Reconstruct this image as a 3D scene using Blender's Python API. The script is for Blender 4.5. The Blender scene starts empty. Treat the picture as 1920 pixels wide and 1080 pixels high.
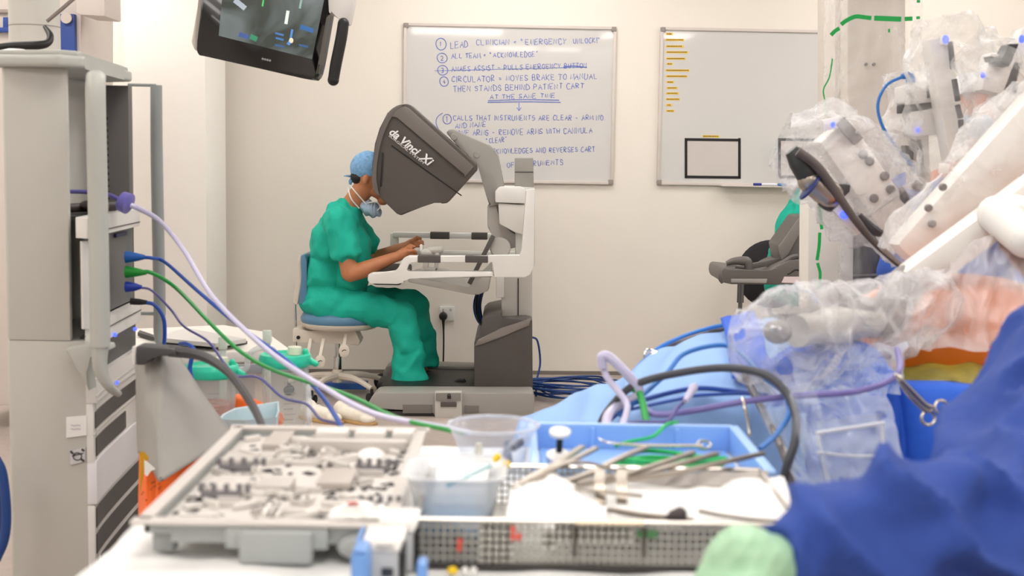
import bpy, bmesh, math, random
from mathutils import Vector, Matrix, noise
V = Vector
random.seed(7)
# ---------------------------------------------------------------- camera
FPX = 2500.0; PITCH = math.atan(240/2500); ROLL = 0.0148; CAM = V((0, 0, 1.3))
_F = V((0, math.cos(PITCH), -math.sin(PITCH))); _U0 = V((0, math.sin(PITCH), math.cos(PITCH))); _R0 = V((1, 0, 0))
_R = _R0*math.cos(ROLL) + _U0*math.sin(ROLL); _U = -_R0*math.sin(ROLL) + _U0*math.cos(ROLL)
scene = bpy.context.scene; COL = scene.collection
cd = bpy.data.cameras.new('camera'); cam = bpy.data.objects.new('camera', cd); COL.objects.link(cam)
m3 = Matrix((_R, _U, -_F)).transposed()
cam.matrix_world = Matrix.Translation(CAM) @ m3.to_4x4()
cd.sensor_width = 36; cd.lens = FPX*36/1920; cd.clip_start = .05; cd.clip_end = 60
cd.dof.use_dof = True; cd.dof.focus_distance = 7.1; cd.dof.aperture_fstop = 6.0
scene.camera = cam
scene.view_settings.view_transform = 'Standard'; scene.view_settings.look = 'None'
scene.view_settings.gamma = 1; scene.view_settings.use_curve_mapping = False
scene.view_settings.exposure = 0.0
w = bpy.data.worlds.new('world'); scene.world = w; w.use_nodes = True
w.node_tree.nodes['Background'].inputs[0].default_value = (.9, .95, 1, 1)
w.node_tree.nodes['Background'].inputs[1].default_value = .4
LAMP_POWER = 8.0          # radiance of the ceiling panels

# ---------------------------------------------------------------- places seen by the camera
def ray(px, py): return (_F + _R*((px-960)/FPX) + _U*((540-py)/FPX))
def at(px, py, Y):
    d = ray(px, py); return CAM + d*((Y-CAM.y)/d.y)
def atz(px, py, z):
    d = ray(px, py); return CAM + d*((z-CAM.z)/d.z)
WY, WS = 8.05, 0.0425     # back wall: y = WY + WS*x
WN = V((WS, -1, 0)).normalized()
def wp(px, py, off=0.0):
    d = ray(px, py); t = WY/(d.y-WS*d.x); return CAM + d*t + WN*off

# ---------------------------------------------------------------- materials
def lin(c):
    return tuple(((x/255)/12.92 if x/255 <= .04045 else ((x/255+.055)/1.055)**2.4) for x in c[:3])
MATS = {}
def M(name, col, rough=.5, metal=0, bump=0, bscale=40, var=.03, vscale=6, emit=0, coat=0, sss=0, trans=0, ior=1.45, wave=None, spec=None):
    if name in MATS: return MATS[name]
    m = bpy.data.materials.new(name); m.use_nodes = True; nt = m.node_tree; N = nt.nodes; L = nt.links
    p = N['Principled BSDF']; c = lin(col)
    tc = N.new('ShaderNodeTexCoord')
    n = N.new('ShaderNodeTexNoise'); n.inputs['Scale'].default_value = vscale; n.inputs['Detail'].default_value = 5
    L.new(tc.outputs['Object'], n.inputs['Vector'])
    r = N.new('ShaderNodeValToRGB'); e = r.color_ramp.elements
    e[0].position = .3; e[1].position = .7
    e[0].color = tuple(max(0, x*(1-var)) for x in c)+(1,); e[1].color = tuple(min(1, x*(1+var)) for x in c)+(1,)
    L.new(n.outputs['Fac'], r.inputs['Fac']); L.new(r.outputs['Color'], p.inputs['Base Color'])
    p.inputs['Roughness'].default_value = rough; p.inputs['Metallic'].default_value = metal; p.inputs['IOR'].default_value = ior
    if spec is not None: p.inputs['Specular IOR Level'].default_value = spec
    if coat: p.inputs['Coat Weight'].default_value = coat; p.inputs['Coat Roughness'].default_value = .04
    if trans: p.inputs['Transmission Weight'].default_value = trans
    if sss:
        p.inputs['Subsurface Weight'].default_value = sss; p.inputs['Subsurface Radius'].default_value = (.02, .008, .004); p.inputs['Subsurface Scale'].default_value = .5
    if emit:
        p.inputs['Emission Color'].default_value = c+(1,); p.inputs['Emission Strength'].default_value = emit
    if bump:
        b = N.new('ShaderNodeBump'); b.inputs['Strength'].default_value = bump; b.inputs['Distance'].default_value = .01
        if wave: t = N.new('ShaderNodeTexWave'); t.inputs['Scale'].default_value = wave; t.inputs['Distortion'].default_value = 4
        else: t = N.new('ShaderNodeTexNoise'); t.inputs['Scale'].default_value = bscale; t.inputs['Detail'].default_value = 4
        L.new(tc.outputs['Object'], t.inputs['Vector'])
        L.new(t.outputs[1 if wave else 0] if wave else t.outputs['Fac'], b.inputs['Height']); L.new(b.outputs['Normal'], p.inputs['Normal'])
    MATS[name] = m; return m
def FILM(name, col, lo=.1, hi=.6, rough=.15, scale=9, bump=.6):
    """clear plastic sheeting: mostly see-through, milky where it creases and at grazing angles"""
    if name in MATS: return MATS[name]
    m = bpy.data.materials.new(name); m.use_nodes = True; nt = m.node_tree; N = nt.nodes; L = nt.links
    p = N['Principled BSDF']; out = N['Material Output']; c = lin(col)
    p.inputs['Base Color'].default_value = c+(1,); p.inputs['Roughness'].default_value = rough
    tr = N.new('ShaderNodeBsdfTransparent'); mx = N.new('ShaderNodeMixShader')
    tr.inputs['Color'].default_value = tuple(min(1, .6+.4*x) for x in c)+(1,)
    tc = N.new('ShaderNodeTexCoord'); n = N.new('ShaderNodeTexNoise'); n.inputs['Scale'].default_value = scale; n.inputs['Detail'].default_value = 6; n.inputs['Distortion'].default_value = 1.2
    L.new(tc.outputs['Object'], n.inputs['Vector'])
    mr = N.new('ShaderNodeMapRange'); mr.inputs['From Min'].default_value = .35; mr.inputs['From Max'].default_value = .75
    mr.inputs['To Min'].default_value = lo; mr.inputs['To Max'].default_value = hi; L.new(n.outputs['Fac'], mr.inputs['Value'])
    lw = N.new('ShaderNodeLayerWeight'); lw.inputs['Blend'].default_value = .35
    ad = N.new('ShaderNodeMath'); ad.operation = 'MULTIPLY_ADD'; ad.use_clamp = True
    L.new(lw.outputs['Facing'], ad.inputs[0]); ad.inputs[1].default_value = .36; L.new(mr.outputs['Result'], ad.inputs[2])
    b = N.new('ShaderNodeBump'); b.inputs['Strength'].default_value = bump; b.inputs['Distance'].default_value = .035
    L.new(n.outputs['Fac'], b.inputs['Height']); L.new(b.outputs['Normal'], p.inputs['Normal'])
    L.new(ad.outputs[0], mx.inputs['Fac']); L.new(tr.outputs[0], mx.inputs[1]); L.new(p.outputs[0], mx.inputs[2]); L.new(mx.outputs[0], out.inputs['Surface'])
    MATS[name] = m; return m

# ---------------------------------------------------------------- mesh building
def catmull(P, n=6):
    P = [V(p) for p in P]
    if len(P) < 3: return P
    Q = [P[0]*2-P[1]] + P + [P[-1]*2-P[-2]]; out = []
    for i in range(1, len(Q)-2):
        a, b, c, d = Q[i-1:i+3]
        for k in range(n):
            t = k/n
            out.append(.5*((2*b)+(c-a)*t+(2*a-5*b+4*c-d)*t*t+(3*b-a-3*c+d)*t**3))
    out.append(P[-1]); return out
def interp(a, n):
    if not isinstance(a, (list, tuple)): return [a]*n
    return [a[min(int(t), len(a)-2)]*(1-(t-min(int(t), len(a)-2))) + a[min(int(t), len(a)-2)+1]*(t-min(int(t), len(a)-2)) for t in [i*(len(a)-1)/(n-1) for i in range(n)]]
class B:
    def __init__(s): s.bm = bmesh.new()
    def _bev(s, geom, bev, seg=2):
        if bev > 0:
            es = list({e for f in geom for e in f.edges})
            bmesh.ops.bevel(s.bm, geom=es, offset=bev, segments=seg, profile=.6, affect='EDGES', clamp_overlap=True)
    def prism(s, pts, vec, bev=0, seg=2):
        pts = [V(p) for p in pts]; vec = V(vec); n = len(pts)
        a = [s.bm.verts.new(p) for p in pts]; b = [s.bm.verts.new(p+vec) for p in pts]
        nrm = V((0, 0, 0))
        for i in range(n): nrm += pts[i].cross(pts[(i+1) % n])
        flip = nrm.dot(vec) > 0
        fs = [s.bm.faces.new(a[::-1] if flip else a), s.bm.faces.new(b if flip else b[::-1])]
        for i in range(n):
            j = (i+1) % n
            fs.append(s.bm.faces.new((a[i], a[j], b[j], b[i]) if flip else (a[j], a[i], b[i], b[j])))
        s._bev(fs, bev, seg); return s
    def box(s, x0, x1, y0, y1, z0, z1, bev=0, seg=2):
        return s.prism([(x0, y0, z0), (x1, y0, z0), (x1, y1, z0), (x0, y1, z0)], (0, 0, z1-z0), bev, seg)
    def beam(s, p0, p1, w, h, bev=0, up=(0, 0, 1)):
        p0, p1 = V(p0), V(p1); d = (p1-p0).normalized(); u = V(up)
        if abs(d.dot(u)) > .95: u = V((0, 1, 0))
        x = d.cross(u).normalized()*w/2; z = x.cross(d).normalized()*h/2
        return s.prism([p0-x-z, p0+x-z, p0+x+z, p0-x+z], p1-p0, bev)
    def tube(s, P, r, seg=10, smooth=True, n=6):
        P = catmull(P, n) if smooth else [V(p) for p in P]
        R = interp(r, len(P)); rings = []; up = V((.13, .21, .97)).normalized()
        for i, p in enumerate(P):
            d = (P[min(i+1, len(P)-1)]-P[max(i-1, 0)]).normalized()
            up = (up-d*up.dot(d))
            if up.length < 1e-4: up = V((1, 0, 0))
            up.normalize(); x = d.cross(up)
            rings.append([s.bm.verts.new(p+(x*math.cos(2*math.pi*k/seg)+up*math.sin(2*math.pi*k/seg))*R[i]) for k in range(seg)])
        for a, b in zip(rings, rings[1:]):
            for k in range(seg): s.bm.faces.new((a[k], a[(k+1) % seg], b[(k+1) % seg], b[k]))
        s.bm.faces.new(rings[0][::-1]); s.bm.faces.new(rings[-1]); return s
    def lathe(s, c, prof, seg=32, ax=(0, 0, 1), sx=1, sy=1, cap=True):
        c = V(c); ax = V(ax).normalized(); t = V((1, 0, 0)) if abs(ax.x) < .9 else V((0, 1, 0))
        x = (t-ax*t.dot(ax)).normalized(); y = ax.cross(x); rings = []
        for r, z in prof:
            rings.append([s.bm.verts.new(c+ax*z+(x*math.cos(2*math.pi*k/seg)*sx+y*math.sin(2*math.pi*k/seg)*sy)*r) for k in range(seg)])
        for a, b in zip(rings, rings[1:]):
            for k in range(seg): s.bm.faces.new((a[k], a[(k+1) % seg], b[(k+1) % seg], b[k]))
        if cap: s.bm.faces.new(rings[0][::-1]); s.bm.faces.new(rings[-1])
        return s
    def ball(s, c, r, rot=None, seg=16, ring=10):
        if not isinstance(r, (tuple, list)): r = (r, r, r)
        m = Matrix.Translation(V(c)) @ ((rot if rot else Matrix.Identity(3)).to_4x4()) @ Matrix.Diagonal((*r, 1))
        bmesh.ops.create_uvsphere(s.bm, u_segments=seg, v_segments=ring, radius=1, matrix=m); return s
    def cap(s, p0, r0, p1, r1, seg=14):
        p0, p1 = V(p0), V(p1); s.ball(p0, r0, seg=seg); s.ball(p1, r1, seg=seg); d = p1-p0
        if d.length > 1e-4: s.lathe(p0, [(r0, 0), (r1, d.length)], seg=seg, ax=d)
        return s
    def torus(s, c, R, r, ax=(0, 0, 1), seg=28, m=8, sx=1, sy=1):
        c = V(c); ax = V(ax).normalized(); t = V((1, 0, 0)) if abs(ax.x) < .9 else V((0, 1, 0))
        x = (t-ax*t.dot(ax)).normalized(); y = ax.cross(x); rings = []
        for k in range(seg):
            a = 2*math.pi*k/seg; d = x*math.cos(a)*sx+y*math.sin(a)*sy; o = d.normalized()
            rings.append([s.bm.verts.new(c+d*R+(o*math.cos(2*math.pi*j/m)+ax*math.sin(2*math.pi*j/m))*r) for j in range(m)])
        for i in range(seg):
            a, b = rings[i], rings[(i+1) % seg]
            for j in range(m): s.bm.faces.new((a[j], b[j], b[(j+1) % m], a[(j+1) % m]))
        return s
    def grid(s, fn, nu, nv, close_u=False):
        g = [[s.bm.verts.new(fn(i/(nu if close_u else nu-1), j/(nv-1))) for j in range(nv)] for i in range(nu)]
        for i in range(nu if close_u else nu-1):
            for j in range(nv-1): s.bm.faces.new((g[i][j], g[(i+1) % nu][j], g[(i+1) % nu][j+1], g[i][j+1]))
        return s
    def ribbon(s, P, wdt, nrm):
        """a flat marker or tape line lying on a surface with normal nrm"""
        P = [V(p) for p in P]; nrm = V(nrm); prev = None
        for i, p in enumerate(P):
            d = (P[min(i+1, len(P)-1)]-P[max(i-1, 0)])
            if d.length < 1e-7: continue
            o = d.normalized().cross(nrm)*wdt/2; a, b = s.bm.verts.new(p-o), s.bm.verts.new(p+o)
            if prev: s.bm.faces.new((prev[0], prev[1], b, a))
            prev = (a, b)
        return s
def loc_of(o):
    while o is not None:
        if o.type == 'EMPTY' or o.parent is None: return V(o.location)
        o = o.parent
    return V((0, 0, 0))
def obj(name, b, mat, parent=None, ang=40, sub=0, solid=0, label=None, fix=True):
    bm = b.bm if isinstance(b, B) else b
    if fix: bmesh.ops.recalc_face_normals(bm, faces=bm.faces)
    me = bpy.data.meshes.new(name)
    if parent is not None: o0 = loc_of(parent)
    else:
        xs = [v.co for v in bm.verts]
        o0 = V(((min(v.x for v in xs)+max(v.x for v in xs))/2, (min(v.y for v in xs)+max(v.y for v in xs))/2, min(v.z for v in xs)))
    bmesh.ops.translate(bm, verts=bm.verts, vec=-o0)
    bm.to_mesh(me); bm.free(); me.materials.append(mat)
    me.shade_smooth()
    if ang < 180: me.set_sharp_from_angle(angle=math.radians(ang))
    o = bpy.data.objects.new(name, me); COL.objects.link(o)
    if parent is None: o.location = o0
    else: o.parent = parent
    if solid:
        md = o.modifiers.new('thickness', 'SOLIDIFY'); md.thickness = solid; md.offset = 0
    if sub:
        md = o.modifiers.new('smooth', 'SUBSURF'); md.levels = sub; md.render_levels = sub
    if label: o['label'] = label
    return o
def tag(o, label, cat, group=None, kind=None):
    o['label'] = label; o['category'] = cat
    if group: o['group'] = group
    if kind: o['kind'] = kind
    return o
def thing(name, label, cat, loc, group=None):
    o = bpy.data.objects.new(name, None); COL.objects.link(o); o.location = V(loc); o.empty_display_size = .05
    bpy.context.view_layer.update()
    return tag(o, label, cat, group)
def struct(name, b, mat, **k):
    o = obj(name, b, mat, **k)
    if o.parent is None: o['kind'] = 'structure'
    return o
def pp(pts, Y): return [at(x, y, Y) for x, y in pts]
def pxprism(b, pts, Y, dep, bev=0, seg=2):
    return b.prism(pp(pts, Y), (0, dep, 0), bev, seg)
def smooth2(pts, n=4, closed=True):
    P = [V((x, y, 0)) for x, y in pts]
    if closed:
        N = len(P); out = []
        for i in range(N):
            a, b, c, d = P[i-1], P[i], P[(i+1) % N], P[(i+2) % N]
            for k in range(n):
                t = k/n; q = .5*((2*b)+(c-a)*t+(2*a-5*b+4*c-d)*t*t+(3*b-a-3*c+d)*t**3); out.append((q.x, q.y))
        return out
    return [(q.x, q.y) for q in catmull(P, n)]
def fbm(p, s, o=3): return noise.fractal(V(p)*s, 1.0, 2.0, o)
def organic(name, b, mat, parent=None, vox=.01, it=6, fold=0, fs=8, stretch=(1, 1, 1), label=None, ridges=()):
    """merge overlapping volumes into one continuous surface and soften it"""
    bm = b.bm; me = bpy.data.meshes.new('tmp'); bm.to_mesh(me); bm.free()
    o = bpy.data.objects.new('tmp', me); COL.objects.link(o)
    r = o.modifiers.new('r', 'REMESH'); r.mode = 'VOXEL'; r.voxel_size = vox
    s = o.modifiers.new('s', 'SMOOTH'); s.iterations = it; s.factor = .6
    bpy.context.view_layer.update(); dg = bpy.context.evaluated_depsgraph_get()
    m2 = bpy.data.meshes.new_from_object(o.evaluated_get(dg)); bpy.data.objects.remove(o)
    nb = bmesh.new(); nb.from_mesh(m2); bpy.data.meshes.remove(m2)
    if fold:
        nb.normal_update()
        for v in nb.verts:
            p = V((v.co.x*stretch[0], v.co.y*stretch[1], v.co.z*stretch[2]))
            h = 1-abs(noise.noise(p*fs+V((3, 1, 7))))*2.2
            h2 = noise.noise(p*fs*2.3)
            v.co += v.normal*fold*(h*.7+h2*.45)
    for d, wl, amp, c, rad in ridges:          # running cloth folds across direction d, strongest round c
        nb.normal_update(); d = V(d).normalized(); c = V(c)
        for v in nb.verts:
            f = math.exp(-((v.co-c).length/rad)**2)
            if f > .02:
                ph = v.co.dot(d)*2*math.pi/wl+4*noise.noise(v.co*5)+2*noise.noise(v.co*11)
                v.co += v.normal*amp*f*(abs(math.sin(ph/2))**.7*-2+1)
    bb = B(); bb.bm.free(); bb.bm = nb
    return obj(name, bb, mat, parent, ang=180, label=label, fix=False)
# ================================================================ SETTING
wallm = M('painted_wall', (236, 229, 219), .7, bump=.05, bscale=60, var=.012, vscale=1.5)
wall2 = M('painted_pillar', (250, 247, 241), .7, bump=.05, var=.01)
floorm = M('vinyl_floor', (176, 163, 155), .35, var=.07, vscale=30, bump=.02)
covem = M('grey_coving', (128, 120, 112), .5)
X0, X1, YB, ZC = -4.2, 4.6, -6.2, 3.0
b = B(); b.box(X0-.1, X1+.1, YB-.1, 8.6, -.08, 0); struct('floor', b, floorm)
ceilm = M('ceiling_tiles', (232, 230, 226), .8)
b = B(); b.box(X0-.1, X1+.1, YB-.1, 8.6, ZC, ZC+.08); struct('ceiling', b, ceilm)
b = B(); b.prism([(X0, WY+WS*X0, 0), (X1, WY+WS*X1, 0), (X1, WY+WS*X1+.12, 0), (X0, WY+WS*X0+.12, 0)], (0, 0, ZC)); struct('wall_back', b, wallm)
b = B(); b.box(X0-.12, X0, YB, 8.5, 0, ZC); struct('wall_left', b, wall2)
b = B(); b.box(X1, X1+.12, YB, 8.5, 0, ZC); struct('wall_right', b, wall2)
b = B(); b.box(X0, X1, YB-.12, YB, 0, ZC); struct('wall_front', b, wall2)
# boxed pillar standing proud of the back wall on the left
pa, pb = at(235, 300, 7.35), at(386, 300, 7.35)
b = B(); b.box(pa.x, pb.x, 7.35, 7.86, 0, ZC, .004); struct('trim_1', b, wall2)
# grey coved skirting
b = B()
q0, q1 = wp(436, 700), wp(1700, 700)
b.prism([(q0.x, WY+WS*q0.x-.012, 0), (X1, WY+WS*X1-.012, 0), (X1, WY+WS*X1, 0), (q0.x, WY+WS*q0.x, 0)], (0, 0, .022)); struct('baseboard_back', b, covem)
# ceiling panels
lampm = M('lamp_diffuser', (255, 251, 247), .5, emit=LAMP_POWER, var=0)
framem = M('white_metal_frame', (225, 225, 222), .4)
li = 0
RW = ['farthest behind the camera', 'right behind the camera', 'over the foreground instrument table', 'over the patient', 'in front of the console', 'nearest the whiteboards']
CL = ['left', 'middle', 'right']
def mirror(px, py):
    d = ray(px, py); t = WY/(d.y-WS*d.x); p = CAM+d*t; r = d-WN*2*d.dot(WN); return p+r*((ZC-.02-p.z)/r.z)
mA, mB = mirror(963, 91), mirror(1062, 88)
for yy in (mA.y, -1.8, .3, 2.7, 4.9, 7.0):
    for xx in ((-2.6, mA.x, mB.x) if yy == mA.y else (-2.6, .06, 2.6)):
        t = thing('ceiling_light', 'white ceiling panel light in the %s column, %s' % (CL[li % 3], RW[li//3]), 'ceiling light', (xx, yy, ZC-.03), 'recessed ceiling lights'); li += 1
        b = B(); hw, hd = ((.37, .3) if xx < 1.3 else (.26, .26)) if yy < -3 else (.6, .45)
        b.box(xx-hw, xx+hw, yy-hd, yy+hd, ZC-.02, ZC-.004); obj('diffuser', b, lampm, t)
        b = B()
        for a in ((-hw-.03, -hw, -hd-.03, hd+.03), (hw, hw+.03, -hd-.03, hd+.03), (-hw, hw, -hd-.03, -hd), (-hw, hw, hd, hd+.03)):
            b.box(xx+a[0], xx+a[1], yy+a[2], yy+a[3], ZC-.025, ZC)
        obj('frame', b, framem, t)

# ================================================================ WHITEBOARDS
boardm = M('whiteboard_enamel', (212, 210, 207), .04, var=.008, coat=.8)
alum = M('board_aluminium', (212, 203, 196), .45)
cornm = M('grey_corner_plastic', (150, 142, 136), .5)
inkm = M('blue_marker_ink', (98, 118, 196), .6, var=.25, vscale=40)
def board(x0, y0, x1, y1, name, label, cat='whiteboard'):
    """px corners top-left / bottom-right measured on the wall"""
    A = wp(x0, y0); D = wp(x1, y1); ux = V((1, WS, 0)).normalized()
    L = (D-A).dot(ux); H = A.z-D.z
    t = thing(name, label, cat, V((A+ux*L/2).to_tuple()[:2]+(D.z,)))
    def q(u, z, off): return V((A.x, A.y, 0))+ux*u+V((0, 0, z))+WN*off
    b = B(); b.prism([q(0, D.z, .004), q(L, D.z, .004), q(L, A.z, .004), q(0, A.z, .004)], WN*.008); obj('writing_surface', b, boardm, t)
    b = B(); f = .018
    for u0, u1, z0, z1 in ((0, L, D.z, D.z+f), (0, L, A.z-f, A.z), (0, f, D.z+f, A.z-f), (L-f, L, D.z+f, A.z-f)):
        b.prism([q(u0, z0, .003), q(u1, z0, .003), q(u1, z1, .003), q(u0, z1, .003)], WN*.018, .003)
    obj('frame', b, alum, t)
    for u0, z0 in ((0, D.z), (L-.03, D.z), (0, A.z-.03), (L-.03, A.z-.03)):
        b = B(); b.prism([q(u0, z0, .002), q(u0+.03, z0, .002), q(u0+.03, z0+.03, .002), q(u0, z0+.03, .002)], WN*.022, .006); obj('corner_cap', b, cornm, t)
    return t, q, L, A, D
wb1, q1f, L1, A1, D1 = board(757, 43, 1149, 346, 'whiteboard', 'whiteboard covered in blue handwritten steps above the grey console')
OFF = .0135
FONT = {
'A': ['0,0 .35,1 .7,0', '.15,.4 .58,.4'], 'B': ['0,0 0,1 .45,.95 .5,.7 .4,.55 0,.5', '.4,.52 .62,.3 .5,.05 0,0'], 'C': ['.65,.85 .4,1 .1,.8 0,.45 .15,.1 .45,0 .68,.15'],
'D': ['0,0 0,1 .4,.95 .65,.6 .6,.25 .35,0 0,0'], 'E': ['.6,1 0,1 0,0 .6,0', '0,.5 .5,.52'], 'F': ['.6,1 0,1 0,0', '0,.5 .5,.5'], 'G': ['.65,.85 .4,1 .1,.8 0,.4 .2,.05 .5,0 .65,.2 .65,.45 .4,.45'],
'H': ['0,0 0,1', '.6,0 .6,1', '0,.5 .6,.52'], 'I': ['.1,0 .1,1'], 'K': ['0,0 0,1', '.6,1 0,.45 .62,0'], 'L': ['0,1 0,0 .55,0'], 'M': ['0,0 .08,1 .38,.1 .7,1 .8,0'], 'N': ['0,0 0,1 .6,0 .6,1'],
'O': ['.35,1 .05,.75 0,.4 .2,.05 .45,0 .68,.35 .62,.8 .35,1'], 'P': ['0,0 0,1 .45,.95 .58,.72 .45,.5 0,.45'], 'R': ['0,0 0,1 .45,.95 .55,.72 .4,.52 0,.48 .6,0'], 'S': ['.6,.85 .3,1 .05,.8 .15,.55 .5,.42 .6,.2 .35,0 0,.12'],
'T': ['0,1 .7,1', '.35,1 .33,0'], 'U': ['0,1 .02,.25 .25,0 .5,.1 .6,.4 .6,1'], 'V': ['0,1 .3,0 .62,1'], 'W': ['0,1 .2,0 .42,.7 .62,0 .85,1'], 'Y': ['0,1 .3,.5 .62,1', '.3,.5 .25,0'],
'=': ['.05,.6 .5,.6', '.05,.35 .5,.35'], '-': ['.05,.45 .5,.47'], '"': ['.1,1.1 .08,.8', '.3,1.1 .28,.8'], '!': ['.15,1 .13,.3', '.13,.08 .12,0'], '.': ['.1,.06 .12,0'],
'1': ['.3,0 .3,1 .15,.85'], '2': ['.1,.8 .3,1 .55,.8 .45,.45 .1,0 .6,0'], '3': ['.1,.9 .4,1 .55,.75 .3,.55 .58,.3 .4,0 .1,.1'], '4': ['.45,0 .42,.9 .08,.35 .65,.35']}
def write(b, s, x0, y0, x1, y1, cap, wd=.0036, jit=.11, asp=.9):
    """handwriting between two picture points of the board, one stroke per pen line"""
    n = sum(.6 if c == ' ' else .45 if c in 'I!.' else 1.0 for c in s); u = 0
    for c in s:
        wch = .6 if c == ' ' else .45 if c in 'I!.' else 1.0
        if c in FONT:
            px = x0+(x1-x0)*u/n; py = y0+(y1-y0)*u/n; cw = (x1-x0)/n
            for st in FONT[c]:
                P = [tuple(float(k) for k in a.split(',')) for a in st.split()]
                P = [(px+(x+random.uniform(-jit, jit)*.6)*cw*1.05, py-(y+random.uniform(-jit, jit))*cap) for x, y in P]
                if len(P) > 2: P = smooth2(P, 3, False) if c in 'BCDGOPRSU23' else P
                b.ribbon([wp(x, y, OFF) for x, y in P], wd, WN)
        u += wch
def pen(b, P, wd=.0045, sm=True):
    b.ribbon([wp(x, y, OFF) for x, y in (smooth2(P, 4, False) if sm else P)], wd, WN)
def circ(b, cx, cy, rx, ry):
    pen(b, [(cx+rx*math.cos(a*.55+1.2)*(1+.05*math.sin(a)), cy-ry*math.sin(a*.55+1.2)) for a in range(13)])
LINES = [('LEAD', 845, 91, 880, 88, 12), ('CLINICIAN = "EMERGENCY', 893, 85, 1064, 83, 10), ('UNLOCK!"', 1075, 82, 1128, 80, 9),
 ('ALL TEAM = "ACKNOWLEDGE"', 847, 110, 1012, 106, 9), ('ANAES ASSIST - PULLS EMERGENCY BUTTON', 847, 134, 1102, 127, 9),
 ('CIRCULATOR = MOVES BRAKE TO MANUAL', 847, 154, 1122, 148, 10), ('THEN STANDS BEHIND PATIENT CART', 850, 172, 1097, 166, 10), ('AT THE SAME TIME', 919, 186, 1043, 183, 8),
 ('CALLS THAT INSTRUMENTS ARE CLEAR - ARM NO.', 850, 226, 1136, 225, 9), ('AND NAME', 854, 241, 913, 237, 9), ('MOVE ARMS - REMOVE ARMS WITH CANNULA', 850, 255, 1112, 249, 10),
 ('"CLEAR"', 911, 269, 953, 265, 9), ('ACKNOWLEDGES AND REVERSES CART', 917, 288, 1117, 284, 9), ('OF INSTRUMENTS', 950, 314, 1058, 308, 9)]
for i, L in enumerate(LINES):
    b = B(); write(b, *L)
    if i == 4: pen(b, [(815, 133), (900, 131), (1100, 126)], .003, False); pen(b, [(1056, 126), (1075, 124), (1100, 127)], .006)
    if i == 7: pen(b, [(915, 189), (980, 187), (1048, 188)], .005); pen(b, [(914, 192), (985, 191), (1051, 192)], .005)
    obj('handwriting', b, inkm, wb1, fix=False)
b = B()
for cx, cy, ch in ((827, 83, '1'), (829, 109, '2'), (830, 132, '3'), (832.5, 153, '4')):
    circ(b, cx, cy, 9.5 if ch != '4' else 8, 11 if ch == '1' else 9); write(b, ch, cx-3, cy+4.5, cx+5, cy+4.5, 8)
circ(b, 838.5, 223.5, 8, 9); write(b, '1', 836, 228, 843, 228, 9)
pen(b, [(830, 212), (820, 220), (818, 232), (824, 246)]); pen(b, [(973, 193), (973, 207)], sm=False); pen(b, [(969, 202), (973, 208), (977, 202)], sm=False)
obj('handwriting', b, inkm, wb1, fix=False)

wb2, q2f, L2, A2, D2 = board(1238, 51, 1640, 352, 'whiteboard', 'blank whiteboard with a column of small yellow labels, behind the draped robot arms')
yel = M('yellow_label', (243, 200, 70), .6); dk = M('black_label_print', (105, 85, 30), .6); blk = M('black_tape', (24, 22, 24), .5); greyp = M('grey_panel_print', (205, 197, 192), .4)
lab = [(1248, 64, 13), (1247, 75, 35), (1248, 87, 33), (1248, 98, 42), (1248, 110, 37), (1249, 120, 12), (1247, 132, 45), (1248, 143, 40), (1249, 154, 14), (1249, 165, 21), (1248, 175, 24), (1248, 186, 26), (1248, 197, 12), (1248, 208, 16)]
def quad(b, x0, y0, x1, y1, off, th=.001):
    b.prism([wp(x0, y0, off), wp(x1, y0+(x1-x0)*.012, off), wp(x1, y1+(x1-x0)*.012, off), wp(x0, y1, off)], WN*th)
def lab1(x, y, w_):
    b = B(); quad(b, x, y-2, x+w_, y+2, .0125); o = obj('yellow_label', b, yel, wb2)
    b = B(); u = x+2
    while u < x+w_-3:
        k = random.uniform(1.2, 3); quad(b, u, y-.9, min(u+k, x+w_-2), y+.9, .0138, .0004); u += k+.7
    obj('print', b, dk, o)
for x, y, w_ in lab: lab1(x, y, w_)
lab1(1316, 255.5, 32)
for x0, x1 in ((1283, 1388), (1458, 1565)):
    y0, y1 = 259, 334
    b = B(); quad(b, x0, y0, x1, y1, .0125); o = obj('printed_box', b, greyp, wb2)
    b = B()
    for a in ((x0, y0, x1, y0+5), (x0, y1-5, x1, y1), (x0, y0, x0+5, y1), (x1-5, y0, x1, y1)): quad(b, *a, .0138)
    obj('black_border', b, blk, o)
# pen ledge and markers
b = B(); la, lb = wp(1350, 349, .0), wp(1560, 353, 0)
b.prism([la+WN*.02, lb+WN*.02, lb+WN*.075, la+WN*.075], (0, 0, .006), .002); obj('pen_ledge', b, alum, wb2)
def marker(x, col, nm, lbl):
    p0 = wp(x, 346.5, .045); ux = V((1, WS, 0)).normalized()
    t = thing('marker_pen', lbl, 'pen', p0-V((0, 0, .01)))
    z = V((0, 0, la.z+.014)); p0 = V((p0.x, p0.y, la.z+.015))
    b = B(); b.lathe(p0, [(.003, 0), (.008, .002), (.008, .05), (.004, .053)], 14, ux); obj('cap', b, M(nm, col, .4), t)
    b = B(); b.lathe(p0+ux*.05, [(.007, 0), (.0075, .01), (.0075, .09), (.005, .094)], 14, ux); obj('barrel', b, M('white_pen_barrel', (225, 228, 235), .4), t)
marker(1409, (40, 45, 140), 'navy_cap', 'white marker pen with a navy cap lying on the pen ledge, the left one')
marker(1455, (60, 130, 200), 'sky_cap', 'marker pen with a pale blue cap on the pen ledge, right of the navy one')

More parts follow.
